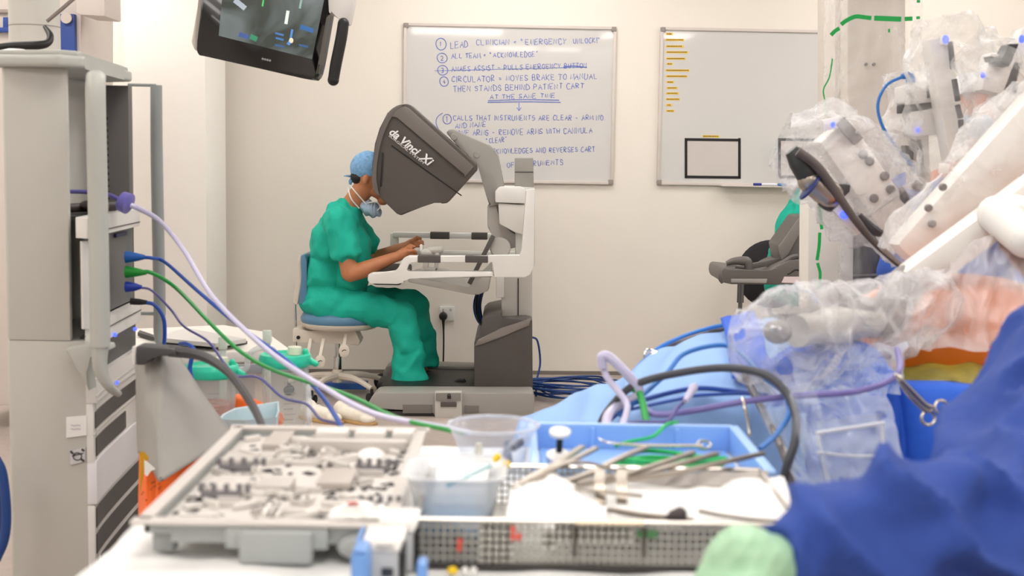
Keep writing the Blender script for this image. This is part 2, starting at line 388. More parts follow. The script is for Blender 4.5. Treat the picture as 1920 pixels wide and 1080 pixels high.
# ================================================================ WALL SOCKET
sock = thing('wall_socket', 'white double wall socket low on the wall under the console arm rest', 'socket', wp(838, 602))
wht = M('white_plastic', (232, 230, 226), .35)
A = wp(824, 574); D = wp(852, 601)
b = B(); b.prism([wp(824, 574, .002), wp(852, 574, .002), wp(852, 601, .002), wp(824, 601, .002)], WN*.012, .004); obj('face_plate', b, wht, sock)
for dx in (831, 845):
    b = B(); b.prism([wp(dx-2, 578, .012), wp(dx+2, 578, .012), wp(dx+2, 583, .012), wp(dx-2, 583, .012)], WN*.005, .001); obj('switch', b, M('switch_grey', (190, 185, 180), .4), sock)
plug = thing('power_plug', 'black mains plug with its cord hanging in the white wall socket', 'plug', wp(832, 600, .04))
bp = M('black_rubber', (22, 20, 20), .5)
b = B(); b.lathe(wp(831, 592, .014), [(.024, 0), (.026, .01), (.022, .035), (.012, .042)], 20, WN); obj('plug_body', b, bp, plug)
b = B(); b.tube([wp(831, 594, .045), wp(831.5, 606, .045), wp(832, 640, .04), wp(831, 690, .03)], [.013, .009, .005, .005, .005], 8); obj('cord', b, bp, plug)

# ================================================================ SURGEON CONSOLE
CN = at(860, 700, 7.2); CN.z = 0
con = thing('surgeon_console', 'large dark-hooded robotic surgery console the seated man looks into, below the handwritten whiteboard', 'surgery console', CN)
dkg = M('charcoal_plastic', (84, 78, 74), .42, bump=.08, bscale=300)
dkg2 = M('charcoal_plastic_deep', (78, 73, 70), .45, bump=.08, bscale=300)
mid = M('mid_grey_plastic', (152, 149, 143), .42, bump=.04, bscale=300)
lgr = M('light_grey_plastic', (190, 187, 180), .4)
cwh = M('console_white', (226, 225, 220), .3)
blkp = M('black_plastic', (26, 25, 26), .45)
hood = smooth2([(757, 195), (742, 199), (726, 212)], 3, False)+[(712, 240), (703, 270), (698, 310), (697, 340), (700, 358), (744, 401), (752, 404), (814, 378), (822, 378), (829, 382), (838, 381), (893, 320), (894, 308), (770, 197), (764, 195)]
core = [(757, 195), (748, 230), (746, 300), (750, 360), (752, 404), (814, 378), (822, 378), (829, 382), (838, 381), (893, 320), (894, 308), (770, 197), (764, 195)]
b = B(); pxprism(b, hood, 6.98, .13, .018, 3); pxprism(b, hood, 7.29, .13, .018, 3); pxprism(b, core, 7.08, .24, .004)
pxprism(b, [(757, 195), (742, 199), (726, 212), (716, 240), (722, 246), (750, 205)], 7.08, .24, .004); hd = obj('viewer_hood', b, dkg, con, 35)
inner = [(735, 212), (757, 207), (884, 312), (834, 370), (815, 368), (752, 394), (706, 352), (706, 300), (716, 255)]
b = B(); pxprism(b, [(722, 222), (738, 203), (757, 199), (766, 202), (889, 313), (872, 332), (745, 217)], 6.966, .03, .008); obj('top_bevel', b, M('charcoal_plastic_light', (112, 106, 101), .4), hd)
b = B(); pxprism(b, [(716, 286), (719, 286), (715, 350), (712, 350)], 6.972, .02, .001); obj('side_slot', b, blkp, hd)
b = B(); pxprism(b, [(735, 272), (866, 366), (865, 368), (733, 274)], 6.976, .006); obj('panel_seam', b, blkp, hd)
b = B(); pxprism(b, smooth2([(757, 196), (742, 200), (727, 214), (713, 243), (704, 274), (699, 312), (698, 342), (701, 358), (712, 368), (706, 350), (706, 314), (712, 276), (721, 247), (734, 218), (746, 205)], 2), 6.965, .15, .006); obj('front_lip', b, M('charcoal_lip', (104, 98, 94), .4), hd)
def text(s, size, mat, parent, org, ux, uy, name='lettering', ext=.001, off=0, shear=0, stretch=1):
    cu = bpy.data.curves.new('t', 'FONT'); cu.body = s; cu.size = size; cu.extrude = ext; cu.offset = off; cu.shear = shear
    o = bpy.data.objects.new('t', cu); COL.objects.link(o); bpy.context.view_layer.update()
    me = bpy.data.meshes.new_from_object(o.evaluated_get(bpy.context.evaluated_depsgraph_get())); bpy.data.objects.remove(o); bpy.data.curves.remove(cu)
    ux = V(ux).normalized(); uy = V(uy).normalized(); n = ux.cross(uy)
    bm = bmesh.new(); bm.from_mesh(me); bpy.data.meshes.remove(me)
    for v in bm.verts: c = v.co.copy(); v.co = V(org)+ux*c.x*stretch+uy*c.y+n*c.z
    bb = B(); bb.bm.free(); bb.bm = bm
    return obj(name, bb, mat, parent, fix=False)
lw = M('white_lettering', (240, 240, 240), .5)
p0, p1 = at(728, 249, 6.96), at(806, 312, 6.96); d = (p1-p0).normalized(); up = V((-d.z, 0, d.x))
text('da Vinci', .056, lw, hd, p0, d, up, 'logo', off=.0015, shear=.25, stretch=1.02)
p2 = at(786, 297, 6.96); text('Xi', .062, lw, hd, p2, d, up, 'logo', off=.0014, shear=.25, stretch=1.05)
text('SURGICAL SYSTEM', .018, lw, hd, at(728, 255, 6.96), d, up, 'lettering', stretch=1.55)
# swing arm holding the hood
arm = [(836, 248), (842, 243), (850, 242), (918, 272), (929, 281), (934, 292), (946, 352), (935, 385), (917, 388), (915, 365), (900, 312), (893, 305), (873, 292)]
b = B(); pxprism(b, arm, 7.08, .22, .012); sa = obj('swing_arm', b, mid, con, 35)
for cx, cy in ((851, 257), (894, 290)):
    b = B(); b.lathe(at(cx, cy, 7.075), [(.016, 0), (.018, .004), (.018, .01)], 24, (0, 1, 0)); obj('pivot_cap', b, M('mid_grey_cap', (160, 157, 150), .4), sa)
b = B(); pxprism(b, [(914, 384), (934, 384), (935, 420), (960, 436), (978, 446), (974, 462), (945, 470), (922, 440), (914, 425)], 7.1, .18, .01); obj('lower_link', b, M('warm_grey_plastic', (176, 170, 163), .4), con)
b = B(); b.lathe(at(938, 465, 7.02), [(.05, 0), (.055, .006), (.055, .22), (.05, .23)], 32, (0, 1, 0)); obj('pivot_drum', b, lgr, con)
b = B(); pxprism(b, [(965, 296), (1000, 296), (1001, 352), (965, 352)], 7.1, .16, .006); ct = obj('column_top', b, mid, con)
b = B(); pxprism(b, [(965, 322), (1000, 322), (1000, 323), (965, 323)], 7.096, .01); obj('seam', b, blkp, ct)
b = B(); pxprism(b, [(966, 350), (1003, 352), (1003, 500), (966, 500)], 7.06, .24, .01); obj('column_back', b, M('pale_green_grey', (205, 207, 200), .4), con)
b = B(); pxprism(b, [(928, 358), (936, 350), (978, 350), (986, 358), (986, 382), (928, 380)], 6.98, .34, .012); obj('shoulder_cover', b, cwh, con)
b = B(); pxprism(b, [(934, 381), (984, 384), (982, 441), (966, 436), (936, 420)], 7.0, .3, .008); obj('shoulder_cover', b, M('console_white_soft', (216, 213, 207), .35), con)
b = B(); pxprism(b, [(940, 500), (998, 500), (998, 612), (940, 612)], 7.02, .34, .008); co = obj('column', b, lgr, con)
b = B(); pxprism(b, [(970.5, 522), (972.5, 522), (972.5, 604), (970.5, 604)], 7.016, .01); obj('seam', b, blkp, co)
b = B(); pxprism(b, [(930, 500), (945, 500), (945, 558), (930, 558)], 6.99, .1, .008); obj('switch_box', b, cwh, con)
# arm rest frame: near and far side rails
def rail(Y, dep, dy=0):
    out = [(690, 515), (697, 512), (740, 511), (746, 507), (751, 492), (757, 484), (766, 480), (976, 481), (980, 470), (983, 356), (1003, 354), (1002, 440), (999, 500), (994, 515), (984, 520), (768, 520), (756, 530), (745, 533), (694, 532), (689, 526)]
    b = B(); b.prism([at(x, y, Y) for x, y in out[:7]]+[at(976, 481, Y), at(980, 470, Y), at(985, 356, Y), at(1003, 354, Y), at(1001, 500, Y), at(994, 515, Y), at(984, 520, Y), at(925, 520, Y), at(925, 489, Y)] + [at(772, 489, Y), at(764, 495, Y), at(760, 508, Y), at(768, 509, Y), at(924, 509, Y), at(924.5, 520, Y), at(768, 520, Y), at(756, 530, Y), at(745, 533, Y), at(694, 532, Y), at(689, 526, Y)], (0, dep, 0), .006)
    return b
r1 = obj('side_rail', rail(6.78, .07), cwh, con, 40)
for x0, x1 in ((783, 826), (872, 915)):
    b = B(); pxprism(b, [(x0, 479.5), (x1, 480), (x1, 493), (x0, 492.5)], 6.775, .08, .004); obj('grip_pad', b, M('dark_grip', (84, 79, 76), .5), r1)
zr = at(850, 485, 6.78).z; yf = 7.62; fz = zr
xa, xb = at(690, 515, 6.78).x, at(985, 500, 6.78).x
b = B(); b.beam((xa+.05, yf, fz+.07), (xb, yf, fz+.07), .05, .032, .008); b.beam((xa+.05, yf, fz-.03), (xb, yf, fz-.03), .05, .03, .008)
b.beam((xa+.06, yf, fz-.04), (xa+.06, yf, fz+.08), .05, .03, .008); b.beam((xb, yf, fz-.05), (xb, yf, fz+.45), .05, .06, .01)
r2 = obj('side_rail', b, cwh, con)
for x0, x1 in ((807, 843), (884, 914)):
    p, q = at(x0, 457, yf), at(x1, 457, yf)
    b = B(); b.beam((p.x, yf, fz+.07), (q.x, yf, fz+.07), .06, .04, .004); obj('grip_pad', b, MATS['dark_grip'], r2)
# arm rest pad across the front
p = at(692, 515, 6.78); q = at(746, 515, 6.78)
b = B(); b.box(p.x+.01, q.x+.01, 6.85, 7.6, p.z-.06, p.z-.005, .015); obj('arm_rest', b, M('arm_rest_black', (44, 42, 42), .6), con)
# under frame
b = B(); pxprism(b, [(764, 520), (774, 518), (880, 541), (905, 518), (922, 500), (916, 545), (897, 553), (880, 552), (765, 529)], 7.0, .5, .008); obj('under_frame', b, lgr, con)
b = B(); b.beam(at(925, 442, 7.0), at(880, 532, 7.0), .03, .024, .003); obj('strut', b, MATS['dark_grip'], con)
b = B(); b.beam(at(925, 442, 7.4), at(880, 532, 7.4), .03, .024, .003); obj('strut', b, MATS['dark_grip'], con)
# master controllers
for Yc in (7.0, 7.42):
    b = B(); b.ball(at(800, 474, Yc), (.035, .03, .024)); b.cap(at(806, 470, Yc), .02, at(824, 468, Yc), .022); b.beam(at(800, 474, Yc), at(798, 505, Yc), .03, .03, .008); b.beam(at(820, 470, Yc), at(818, 508, Yc), .022, .03, .006)
    b.beam(at(795, 504, Yc), at(842, 506, Yc), .03, .02, .005); mc = obj('hand_controller', b, lgr, con)
    b = B(); b.cap(at(790, 461, Yc), .009, at(790, 470, Yc), .009); obj('finger_grip', b, cwh, mc)
# dark rear body
b = B(); pxprism(b, [(889, 642), (893, 634), (902, 632), (903, 600), (912, 592), (940, 586), (940, 600), (985, 597), (998, 600), (999, 735), (990, 743), (892, 743), (889, 738)], 6.86, .66, .012); rb = obj('rear_body', b, dkg2, con, 35)
b = B(); pxprism(b, [(890, 650), (896, 637), (940, 615), (996, 597), (992, 612), (950, 628), (905, 645)], 6.85, .03, .008); obj('body_ridge', b, M('charcoal_plastic_ridge', (120, 113, 108), .4), rb)
# base
b = B(); pxprism(b, [(690, 757), (694, 749), (704, 738), (714, 736), (998, 737), (1002, 748), (1001, 770), (996, 784), (985, 787), (898, 783), (813, 779), (811, 769), (700, 768), (691, 766)], 6.66, .2, .01); base = obj('base', b, mid, con, 35)
z0 = .11
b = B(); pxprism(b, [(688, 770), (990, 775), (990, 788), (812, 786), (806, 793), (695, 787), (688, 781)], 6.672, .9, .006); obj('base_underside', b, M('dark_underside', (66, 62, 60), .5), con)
b = B(); pxprism(b, [(815, 735), (866, 735), (866, 784), (815, 784)], 6.635, .05, .006); la_ = obj('latch', b, lgr, base)
b = B(); pxprism(b, [(817, 737), (864, 737), (864, 752), (817, 752)], 6.628, .02, .003); obj('latch_plate', b, M('mid_grey_dark', (132, 129, 124), .4), la_)
b = B(); pxprism(b, [(826, 754), (856, 754), (856, 763), (826, 763)], 6.628, .02, .002); obj('latch_slot', b, dkg, la_)
b = B(); pxprism(b, [(838.5, 742), (845.5, 742), (845.5, 748), (838.5, 748)], 6.622, .008, .001); b.torus(at(842, 741.5, 6.625), .0075, .0018, (0, 1, 0)); obj('padlock_symbol', b, blkp, la_)
b = B(); pxprism(b, [(755, 759), (810, 759), (810, 775), (755, 775)], 6.652, .02, .002); obj('foot_recess', b, M('recess_grey', (115, 111, 106), .5), base)
b = B(); pxprism(b, [(871, 761), (898, 761), (898, 774), (871, 774)], 6.652, .02, .002); obj('foot_recess', b, MATS['recess_grey'], base)
xl, xr = at(717, 730, 6.9).x, at(890, 730, 6.9).x
b = B(); b.box(xl, xr, 6.85, 7.45, .1, .125, .004); obj('pedal_tray', b, blkp, con)
b = B(); pxprism(b, [(718, 700), (724, 687), (740, 684), (890, 688), (890, 717), (717, 717)], 7.42, .18, .012); obj('tray_back', b, mid, con)
for k, xc in enumerate((735, 790, 815)):
    p = at(xc, 720, 7.15)
    b = B(); b.prism([p+V((-.07, -.1, -.0)), p+V((.06, -.1, 0)), p+V((.06, .1, 0)), p+V((-.07, .1, 0))], (0, 0, .025), .008)
    pd = obj('foot_pedal', b, M('pedal_black', (34, 33, 35), .5), con)
b = B(); b.tube([at(846, 726, 7.0), at(856, 716, 7.0), at(868, 713, 7.0), at(872, 724, 7.0)], .012, 8); obj('pedal_lever', b, blkp, con)
b = B(); pxprism(b, [(849, 733), (857, 727), (861, 734)], 6.94, .03); obj('yellow_marker', b, M('warning_yellow', (232, 190, 40), .5), con)
b = B(); pxprism(b, [(812, 728), (820, 728), (820, 734), (812, 734)], 6.94, .03); obj('green_marker', b, M('marker_green', (40, 150, 70), .5), con)
for xw, Yw in ((716, 6.72), (735, 6.8), (716, 7.45), (930, 6.8), (980, 7.4)):
    p = at(xw, 780, Yw); p.z = .045
    b = B(); b.lathe(p-V((0, .02, 0)), [(.03, 0), (.045, .005), (.045, .035), (.03, .04)], 20, (0, 1, 0)); obj('wheel', b, bp, con)
# cable bundle behind
cbl = M('navy_cable', (26, 64, 128), .45); ckk = M('black_cable', (24, 24, 26), .45)
for k in range(7):
    o_ = random.uniform(-6, 6)
    t = B(); t.tube([at(918+o_*.4, 510, 7.3+.02*k), at(905+o_, 535, 7.3+.02*k), at(895+o_*1.2, 570, 7.25+.02*k), at(900+o_, 600, 7.2+.02*k), at(915, 620, 7.15+.02*k)], .0055, 7)
    obj('cable', t, cbl if k % 3 else ckk, con)
# cable rising by the console's back
b = B(); b.tube([at(998, 632, 7.6), at(1008, 640, 7.6), at(1013, 680, 7.6), at(1006, 715, 7.5), atz(1005, 742, .01)], .006, 7); tag(obj('cable', b, cbl), 'single blue cable curving down beside the console back to the coil on the floor', 'cable')
# coil on floor
co_t = thing('cable_coil', 'dark blue cables coiled on the floor at the foot of the wall', 'cable coil', atz(1070, 738, 0))
c = atz(1072, 736, .02)
for k in range(9):
    b = B(); rr = .17+.016*k; P = []
    for a in range(25):
        th = 2*math.pi*a/24+k; P.append(c+V((math.cos(th)*(rr+.03*math.sin(3*th+k)), math.sin(th)*(rr*.8+.02*math.cos(2*th+k)), .012+.012*(k % 5)+.008*math.sin(2*th+k*1.7))))
    b.tube(P, .0055, 6, n=2); obj('cable_loop', b, cbl, co_t)
b = B(); b.tube([c+V((-.2, .05, .02)), c+V((-.1, -.25, .02)), c+V((.12, -.35, .02)), c+V((.3, -.2, .02)), c+V((.32, .05, .04))], .0055, 6); obj('cable_loop', b, cbl, co_t)

# ================================================================ STOOL
ST = at(635, 600, 7.2); ST.z = 0
stl = thing('stool', 'blue padded surgeon stool with backrest under the seated man', 'stool', ST)
blup = M('blue_vinyl', (88, 132, 164), .32); beig = M('beige_plastic', (214, 205, 192), .45); chrm = M('chrome', (200, 200, 200), .12, metal=1)
zs = at(638, 598, 7.2).z; sx, sy = ST.x+.01, 7.2
b = B(); b.lathe((sx, sy, zs-.03), [(.02, .0), (.19, .002), (.212, .02), (.216, .04), (.20, .07), (.15, .082), (.02, .078)], 40, sy=.95); obj('seat', b, blup, stl, 60)
b = B(); b.lathe((sx, sy, zs-.05), [(.05, 0), (.19, .004), (.214, .02), (.217, .034), (.2, .036), (.05, .036)], 40, sy=.95); obj('seat_rim', b, beig, stl, 60)
b = B(); pxprism(b, [(549, 617), (560, 616), (580, 622), (665, 618), (675, 640), (672, 648), (652, 645), (560, 640), (549, 642)], 7.12, .16, .004); mech = obj('seat_mechanism', b, beig, stl)
b = B(); b.lathe(at(559, 633, 7.11), [(.01, 0), (.01, .02)], 16, (0, 1, 0)); obj('bolt', b, blkp, mech)
for (x0, y0, x1, y1, Yl) in ((583, 640, 577, 675, 7.05), (607, 640, 600, 678, 7.0), (648, 632, 645, 658, 7.0)):
    b = B(); b.beam(at(x0, y0-5, Yl+.06), at(x1, y1-8, Yl), .018, .008, .002); b.lathe(at(x1, y1, Yl-.006), [(.024, 0), (.028, .003), (.028, .009), (.024, .012)], 24, (0, 1, 0), sx=1, sy=1.25)
    lv = obj('lever', b, beig, stl)
    b = B(); b.ribbon([at(x1-4, y1+1, Yl-.008), at(x1, y1-2, Yl-.008), at(x1+4, y1-1, Yl-.008)], .004, (0, -1, 0)); obj('arrow_symbol', b, blkp, lv)
xc = at(633, 700, 7.2).x
b = B(); b.lathe((xc, 7.2, .1), [(.022, 0), (.022, .12), (.014, .121), (.014, .33)], 20); obj('gas_column', b, chrm, stl)
b = B(); b.lathe((xc, 7.2, .08), [(.03, 0), (.032, .05), (.024, .07)], 20); obj('hub', b, beig, stl)
for k in range(5):
    a = 2*math.pi*k/5+.55; e = V((xc+.27*math.cos(a), 7.2+.27*math.sin(a), .075))
    b = B(); b.tube([(xc+.02*math.cos(a), 7.2+.02*math.sin(a), .115), (xc+.15*math.cos(a), 7.2+.15*math.sin(a), .11), e], [.022, .016, .013], 8); lg = obj('leg', b, beig, stl)
    b = B()
    for s_ in (-1, 1):
        dv = V((-math.sin(a), math.cos(a), 0)); b.lathe(V((e.x, e.y, .027))+dv*s_*.014-dv*.008, [(.015, 0), (.026, .002), (.026, .014), (.015, .016)], 16, dv)
    b.box(e.x-.008, e.x+.008, e.y-.008, e.y+.008, .03, .075, .002); obj('castor', b, blkp, lg)
# backrest
b = B(); pxprism(b, smooth2([(564, 482), (572, 480), (575, 500), (575, 560), (568, 569), (560, 566), (565, 525)], 3), 7.08, .26, .012); obj('back_pad', b, blup, stl, 60)
b = B(); pxprism(b, smooth2([(559, 483), (565, 481), (565, 520), (559, 567), (550, 566), (553, 530), (557, 505)], 3), 7.1, .22, .008); obj('back_shell', b, beig, stl, 60)
b = B(); b.tube([at(558, 520, 7.2), at(553, 545, 7.2), at(554, 600, 7.2), at(555, 655, 7.2)], .007, 8); obj('back_post', b, chrm, stl)
# ================================================================ PEOPLE
skin = M('skin_tan', (186, 122, 84), .5, var=.06, vscale=25, sss=.1)
scrub = M('green_scrub_cotton', (14, 172, 148), .8, var=.06, vscale=9, bump=.15, bscale=90)
capm = M('blue_bouffant', (120, 166, 208), .75, var=.25, vscale=60, bump=.4, bscale=120)
hairm = M('black_hair', (28, 22, 20), .6, bump=.5, bscale=200)
maskm = M('blue_surgical_mask', (182, 204, 228), .8, var=.08, vscale=40, bump=.3, wave=20)
strapm = M('white_strap', (238, 238, 236), .7)
def seated(T, label, near, hands=True, full=True):
    T = V(T)
    def a(x, y, yo=0): return at(x, y, 7.2)+V((0, yo, 0))+T
    root = at(620, 600, 7.2)+T; root.z = .42
    P = thing('person', label, 'person', root)
    rx = Matrix.Rotation(.32, 3, 'Y')
    b = B()
    b.ball(a(614, 556), (.11, .15, .085)); b.ball(a(614, 515), (.095, .135, .12)); b.ball(a(632, 455), (.1, .15, .14), rx); b.ball(a(645, 414), (.07, .16, .055))
    b.cap(a(655, 392), .06, a(684, 350), .056); b.ball(a(695, 325), (.096, .077, .104), rx); b.ball(a(712, 352), (.062, .056, .062), rx)
    b.ball(a(734, 348), (.018, .014, .022), rx); b.ball(a(722, 365), (.022, .03, .014), rx); b.ball(a(718, 377), (.03, .032, .024))
    for s in (-1, 1): b.ball(a(689, 336, s*.078), (.016, .010, .031), rx)
    def hand(c, s):
        b.cap(a(c[0]-20, c[1]+8, c[2]), .027, a(c[0]-4, c[1], c[2]), .03)
        b.ball(a(c[0], c[1], c[2]), (.042, .03, .022))
        for k, (dx, dy, l) in enumerate(((8, -7, 0), (10, -4, 1), (10, 0, 2), (8, 4, 3))):
            y_ = c[2]-s*(.03-.018*k); p0 = a(c[0]+4, c[1]-4+k*2.5, y_); p1 = a(c[0]+13+(k == 1)*2, c[1]-5+k*3, y_+s*.004); p2 = a(c[0]+17, c[1]-2+k*3.2, y_+s*.012)
            b.cap(p0, .0105, p1, .0095, 10); b.cap(p1, .0095, p2, .008, 10)
        b.cap(a(c[0]-4, c[1]-6, c[2]+s*.025), .012, a(c[0]+5, c[1]-13, c[2]+s*.03), .010, 10); b.cap(a(c[0]+5, c[1]-13, c[2]+s*.03), .010, a(c[0]+14, c[1]-10, c[2]+s*.02), .0085, 10)
    b.cap(a(648, 416, -.17), .042, a(655, 460, -.2), .04); b.cap(a(655, 460, -.205), .046, a(664, 506, -.22), .043); b.cap(a(666, 507, -.22), .044, a(690, 500, -.21), .045); b.cap(a(690, 500, -.21), .045, a(745, 478, -.17), .028); hand((768, 470, -.165), 1)
    b.cap(a(655, 416, .17), .042, a(688, 492, .24), .043); b.cap(a(688, 492, .24), .043, a(750, 468, .19), .028); hand((772, 461, .185), -1)
    for s, kx, ky, ax_, ay in ((-1, 768, 588, 764, 706), (1, 782, 580, 786, 700)):
        b.cap(a(622, 570, s*.09), .088, a(kx-3, ky+2, s*.13), .045); b.cap(a(kx-3, ky+2, s*.13), .045, a(ax_, ay, s*.13), .038)
    organic('body', b, skin, P, .007, 3)
    for s, ax_, ay in ((-1, 764, 706), (1, 786, 700)):
        b = B(); c = a(ax_, ay+6, s*.13); b.ball(c+V((-.02, 0, -.005)), (.045, .042, .04)); b.cap(c+V((0, 0, -.015)), .038, c+V((.12, s*.02, -.032)), .03); organic('shoe', b, M('black_shoe', (24, 24, 28), .5), P, .008, 3)
    b = B()
    b.ball(a(614, 552), (.135, .18, .10)); b.ball(a(612, 515), (.122, .165, .14)); b.ball(a(628, 455), (.13, .178, .16), rx); b.ball(a(642, 414), (.10, .195, .08)); b.cap(a(641, 407), .09, a(652, 397), .075); b.ball(a(660, 470), (.10, .15, .16)); b.ball(a(655, 520), (.11, .15, .11))
    for s, x1, y1 in ((-1, 656, 462), (1, 676, 460)):
        b.cap(a(644, 415, s*.17), .078, a(x1, y1, s*.205), .073)
        d = (a(x1, y1)-a(644, 415)).normalized(); b.lathe(a(x1, y1, s*.205)-d*.02, [(.071, 0), (.079, .05), (.074, .062)], 20, d)
    organic('scrub_top', b, scrub, P, .009, 3, fold=.017, fs=11, stretch=(1.1, .8, .7))
    b = B()
    b.ball(a(612, 568), (.14, .185, .09))
    for s, kx, ky, ax_, ay in ((-1, 766, 590, 766, 712), (1, 782, 582, 782, 690)):
        b.cap(a(618, 566, s*.09), .102, a(kx-10, ky-6, s*.13), .072); b.cap(a(kx-8, ky-4, s*.13), .073, a(ax_+2, ky+50, s*.13), .078)
        b.lathe(a(ax_+4, ky+45, s*.13), [(.078, 0), (.085, .13), (.094, .22), (.09, (ay-ky-45)/347), (.08, (ay-ky-45)/347+.006)], 28, (.02, 0, -1), sy=.8)
    organic('scrub_trousers', b, scrub, P, .009, 2, fold=.016, fs=10, stretch=(1.0, .8, .8))
    b = B(); b.ball(a(692, 316), (.106, .088, .094), Matrix.Rotation(.25, 3, 'Y')); 
    bmesh.ops.bisect_plane(b.bm, geom=b.bm.verts[:]+b.bm.edges[:]+b.bm.faces[:], plane_co=a(690, 331), plane_no=V((-.10, 0, 1)).normalized(), clear_inner=True)
    for v in b.bm.verts: v.co += V((noise.noise(v.co*40), noise.noise(v.co*41+V((5, 5, 5))), noise.noise(v.co*39+V((9, 0, 3)))))*.006
    cp = obj('cap', b, capm, P, 180, sub=1, solid=.002)
    b = B(); b.tube([a(662, 332, 0), a(655, 330, -.01), a(645, 330, -.015)], [.006, .007, .002], 6); b.tube([a(662, 332, 0), a(658, 340, -.01), a(657, 348, -.015)], [.008, .012, .004], 6); obj('cap_tie', b, capm, cp)
    b = B(); b.ball(a(675, 332), (.052, .0655, .047), rx); obj('hair', b, hairm, P, 180)
    b = B()
    b.grid(lambda u, v: a(677+38*u+6*math.sin(v*3), 377+28*v+2*math.sin(u*9), 0)+V((0, -.07+.14*v*(1-.2*u) if False else -.062+.02*math.sin(u*5), 0)), 10, 8)
    b.ball(a(693, 391), (.058, .06, .034), Matrix.Rotation(.35, 3, 'Y')); b2 = B(); b.bm.free()
    b2.ball(a(694, 391), (.068, .068, .042), Matrix.Rotation(.45, 3, 'Y'), 20, 14)
    for v in b2.bm.verts: v.co += V((0, 0, 1))*.006*math.sin(v.co.x*160)
    mk = obj('mask', b2, maskm, P, 180)
    for L_ in ([(658, 346, -.06), (672, 362, -.075), (690, 383, -.066)], [(655, 352, -.06), (662, 372, -.08), (676, 390, -.06)], [(690, 380, -.06), (708, 378, -.065), (714, 388, -.05), (706, 396, -.045)]):
        b = B(); b.tube([a(*q) for q in L_], .0035, 6); obj('mask_strap', b, strapm, mk)
    return P
pp1 = seated((0, 0, 0), 'person in green scrubs and blue cap seated on a stool, face in the console', True)
T2 = at(1450, 490, 7.4)-at(577, 520, 7.2)
pp2 = seated(T2, 'person in green scrubs seated behind the white column, only back and thigh showing', False)

# second seat: dark chair and grey trolley
def W2(x, y, Y=7.1): return at(x, y, Y)
ch = thing('office_chair', 'black office chair with a rounded back under the second green-clad person', 'chair', (T2.x-1.0, 7.4, 0))
cc = T2+V((-.99, 7.2, 0))
blkf = M('black_fabric', (40, 36, 40), .8, bump=.2)
b = B(); pc = at(1446, 514, 7.74)
b.lathe(pc, [(.05, -.03), (.18, -.025), (.2, 0), (.18, .025), (.05, .03)], 36, (.25, 1, 0)); obj('backrest', b, blkf, ch, 60)
b = B(); b.box(pc.x+.0, pc.x+.42, 7.25, 7.66, .38, .44, .02); obj('seat', b, blkf, ch)
b = B(); b.tube([(pc.x, 7.78, .62), (pc.x, 7.78, .45), (pc.x+.05, 7.6, .36), (pc.x+.2, 7.45, .36)], .014, 8); obj('back_bracket', b, blkp, ch)
b = B(); b.lathe((pc.x+.2, 7.4, .06), [(.03, 0), (.03, .1), (.018, .11), (.018, .31)], 16); obj('gas_column', b, blkp, ch)
for k in range(5):
    a_ = k*1.2566; e = V((pc.x+.2+.26*math.cos(a_), 7.4+.26*math.sin(a_), .06)); b = B(); b.tube([(pc.x+.2, 7.4, .1), e], [.022, .014], 8, False); b.ball(e-V((0, 0, .034)), .026); obj('leg', b, blkp, ch)
tr = thing('computer_trolley', 'dark grey trolley with a tilted monitor and padded front handle, left of the draped column', 'trolley', (at(1440, 500, 6.9).x, 6.9, 0))
tgy = M('trolley_grey', (98, 93, 90), .45)
b = B(); pxprism(b, [(1353, 508), (1358, 502), (1440, 512), (1455, 500), (1482, 488), (1535, 487), (1535, 535), (1372, 533), (1356, 530), (1352, 520)], 6.8, .45, .01); obj('tray', b, tgy, tr)
b = B(); pxprism(b, [(1371, 523), (1439, 523), (1437, 531), (1371, 530)], 6.79, .03, .003); obj('silver_strip', b, M('silver_strip', (170, 168, 165), .3, metal=.5), tr)
b = B(); b.tube([at(1362, 494, 6.85), at(1374, 490, 6.85), at(1392, 489, 6.85), at(1402, 492, 6.85), at(1404, 512, 6.85)], [.012, .018, .024, .024, .02], 10); b.tube([at(1362, 500, 6.9), at(1380, 503, 6.9), at(1400, 505, 6.9)], .018, 10)
b.tube([at(1358, 528, 6.84), at(1353, 519, 6.84), at(1360, 508, 6.84), at(1378, 505, 6.84)], .02, 10); obj('front_handle', b, tgy, tr)
b = B(); pxprism(b, [(1461, 460), (1500, 405), (1540, 404), (1550, 500), (1520, 498), (1466, 490)], 6.9, .3, .012); mo = obj('monitor', b, M('monitor_shell', (92, 87, 84), .45), tr)
b = B(); pxprism(b, [(1461, 462), (1500, 407), (1510, 418), (1478, 478), (1466, 488)], 6.89, .03, .006); obj('bezel', b, M('bezel_grey', (124, 120, 116), .4), mo)
b = B(); b.tube([at(1420, 515, 6.84), at(1440, 512, 6.84), at(1480, 485, 6.84), at(1496, 480, 6.84)], .014, 8); b.beam(at(1405, 500, 6.95), at(1465, 488, 6.95), .03, .03, .006); obj('monitor_arm', b, tgy, tr)
b = B(); pxprism(b, [(1466, 530), (1471, 519), (1503, 519), (1498, 531)], 6.79, .01); obj('paper_label', b, M('pink_white_paper', (222, 206, 206), .7), tr)
b = B(); b.tube([at(1470, 508, 6.83), at(1478, 514, 6.8), at(1492, 506, 6.8), at(1510, 511, 6.8)], .004, 6); obj('cord', b, blkp, tr)
for x_, Y_ in ((1389, 6.9), (1389, 7.15), (1520, 6.9), (1520, 7.15)):
    p = at(x_, 535, Y_); b = B(); b.lathe((p.x, Y_, .02), [(.011, 0), (.011, p.z-.0)], 12); b.lathe((p.x, Y_, p.z-.09), [(.018, 0), (.018, .1)], 14); b.ball((p.x, Y_, .025), .025); obj('leg', b, M('dark_chrome', (110, 108, 108), .2, metal=.9), tr)

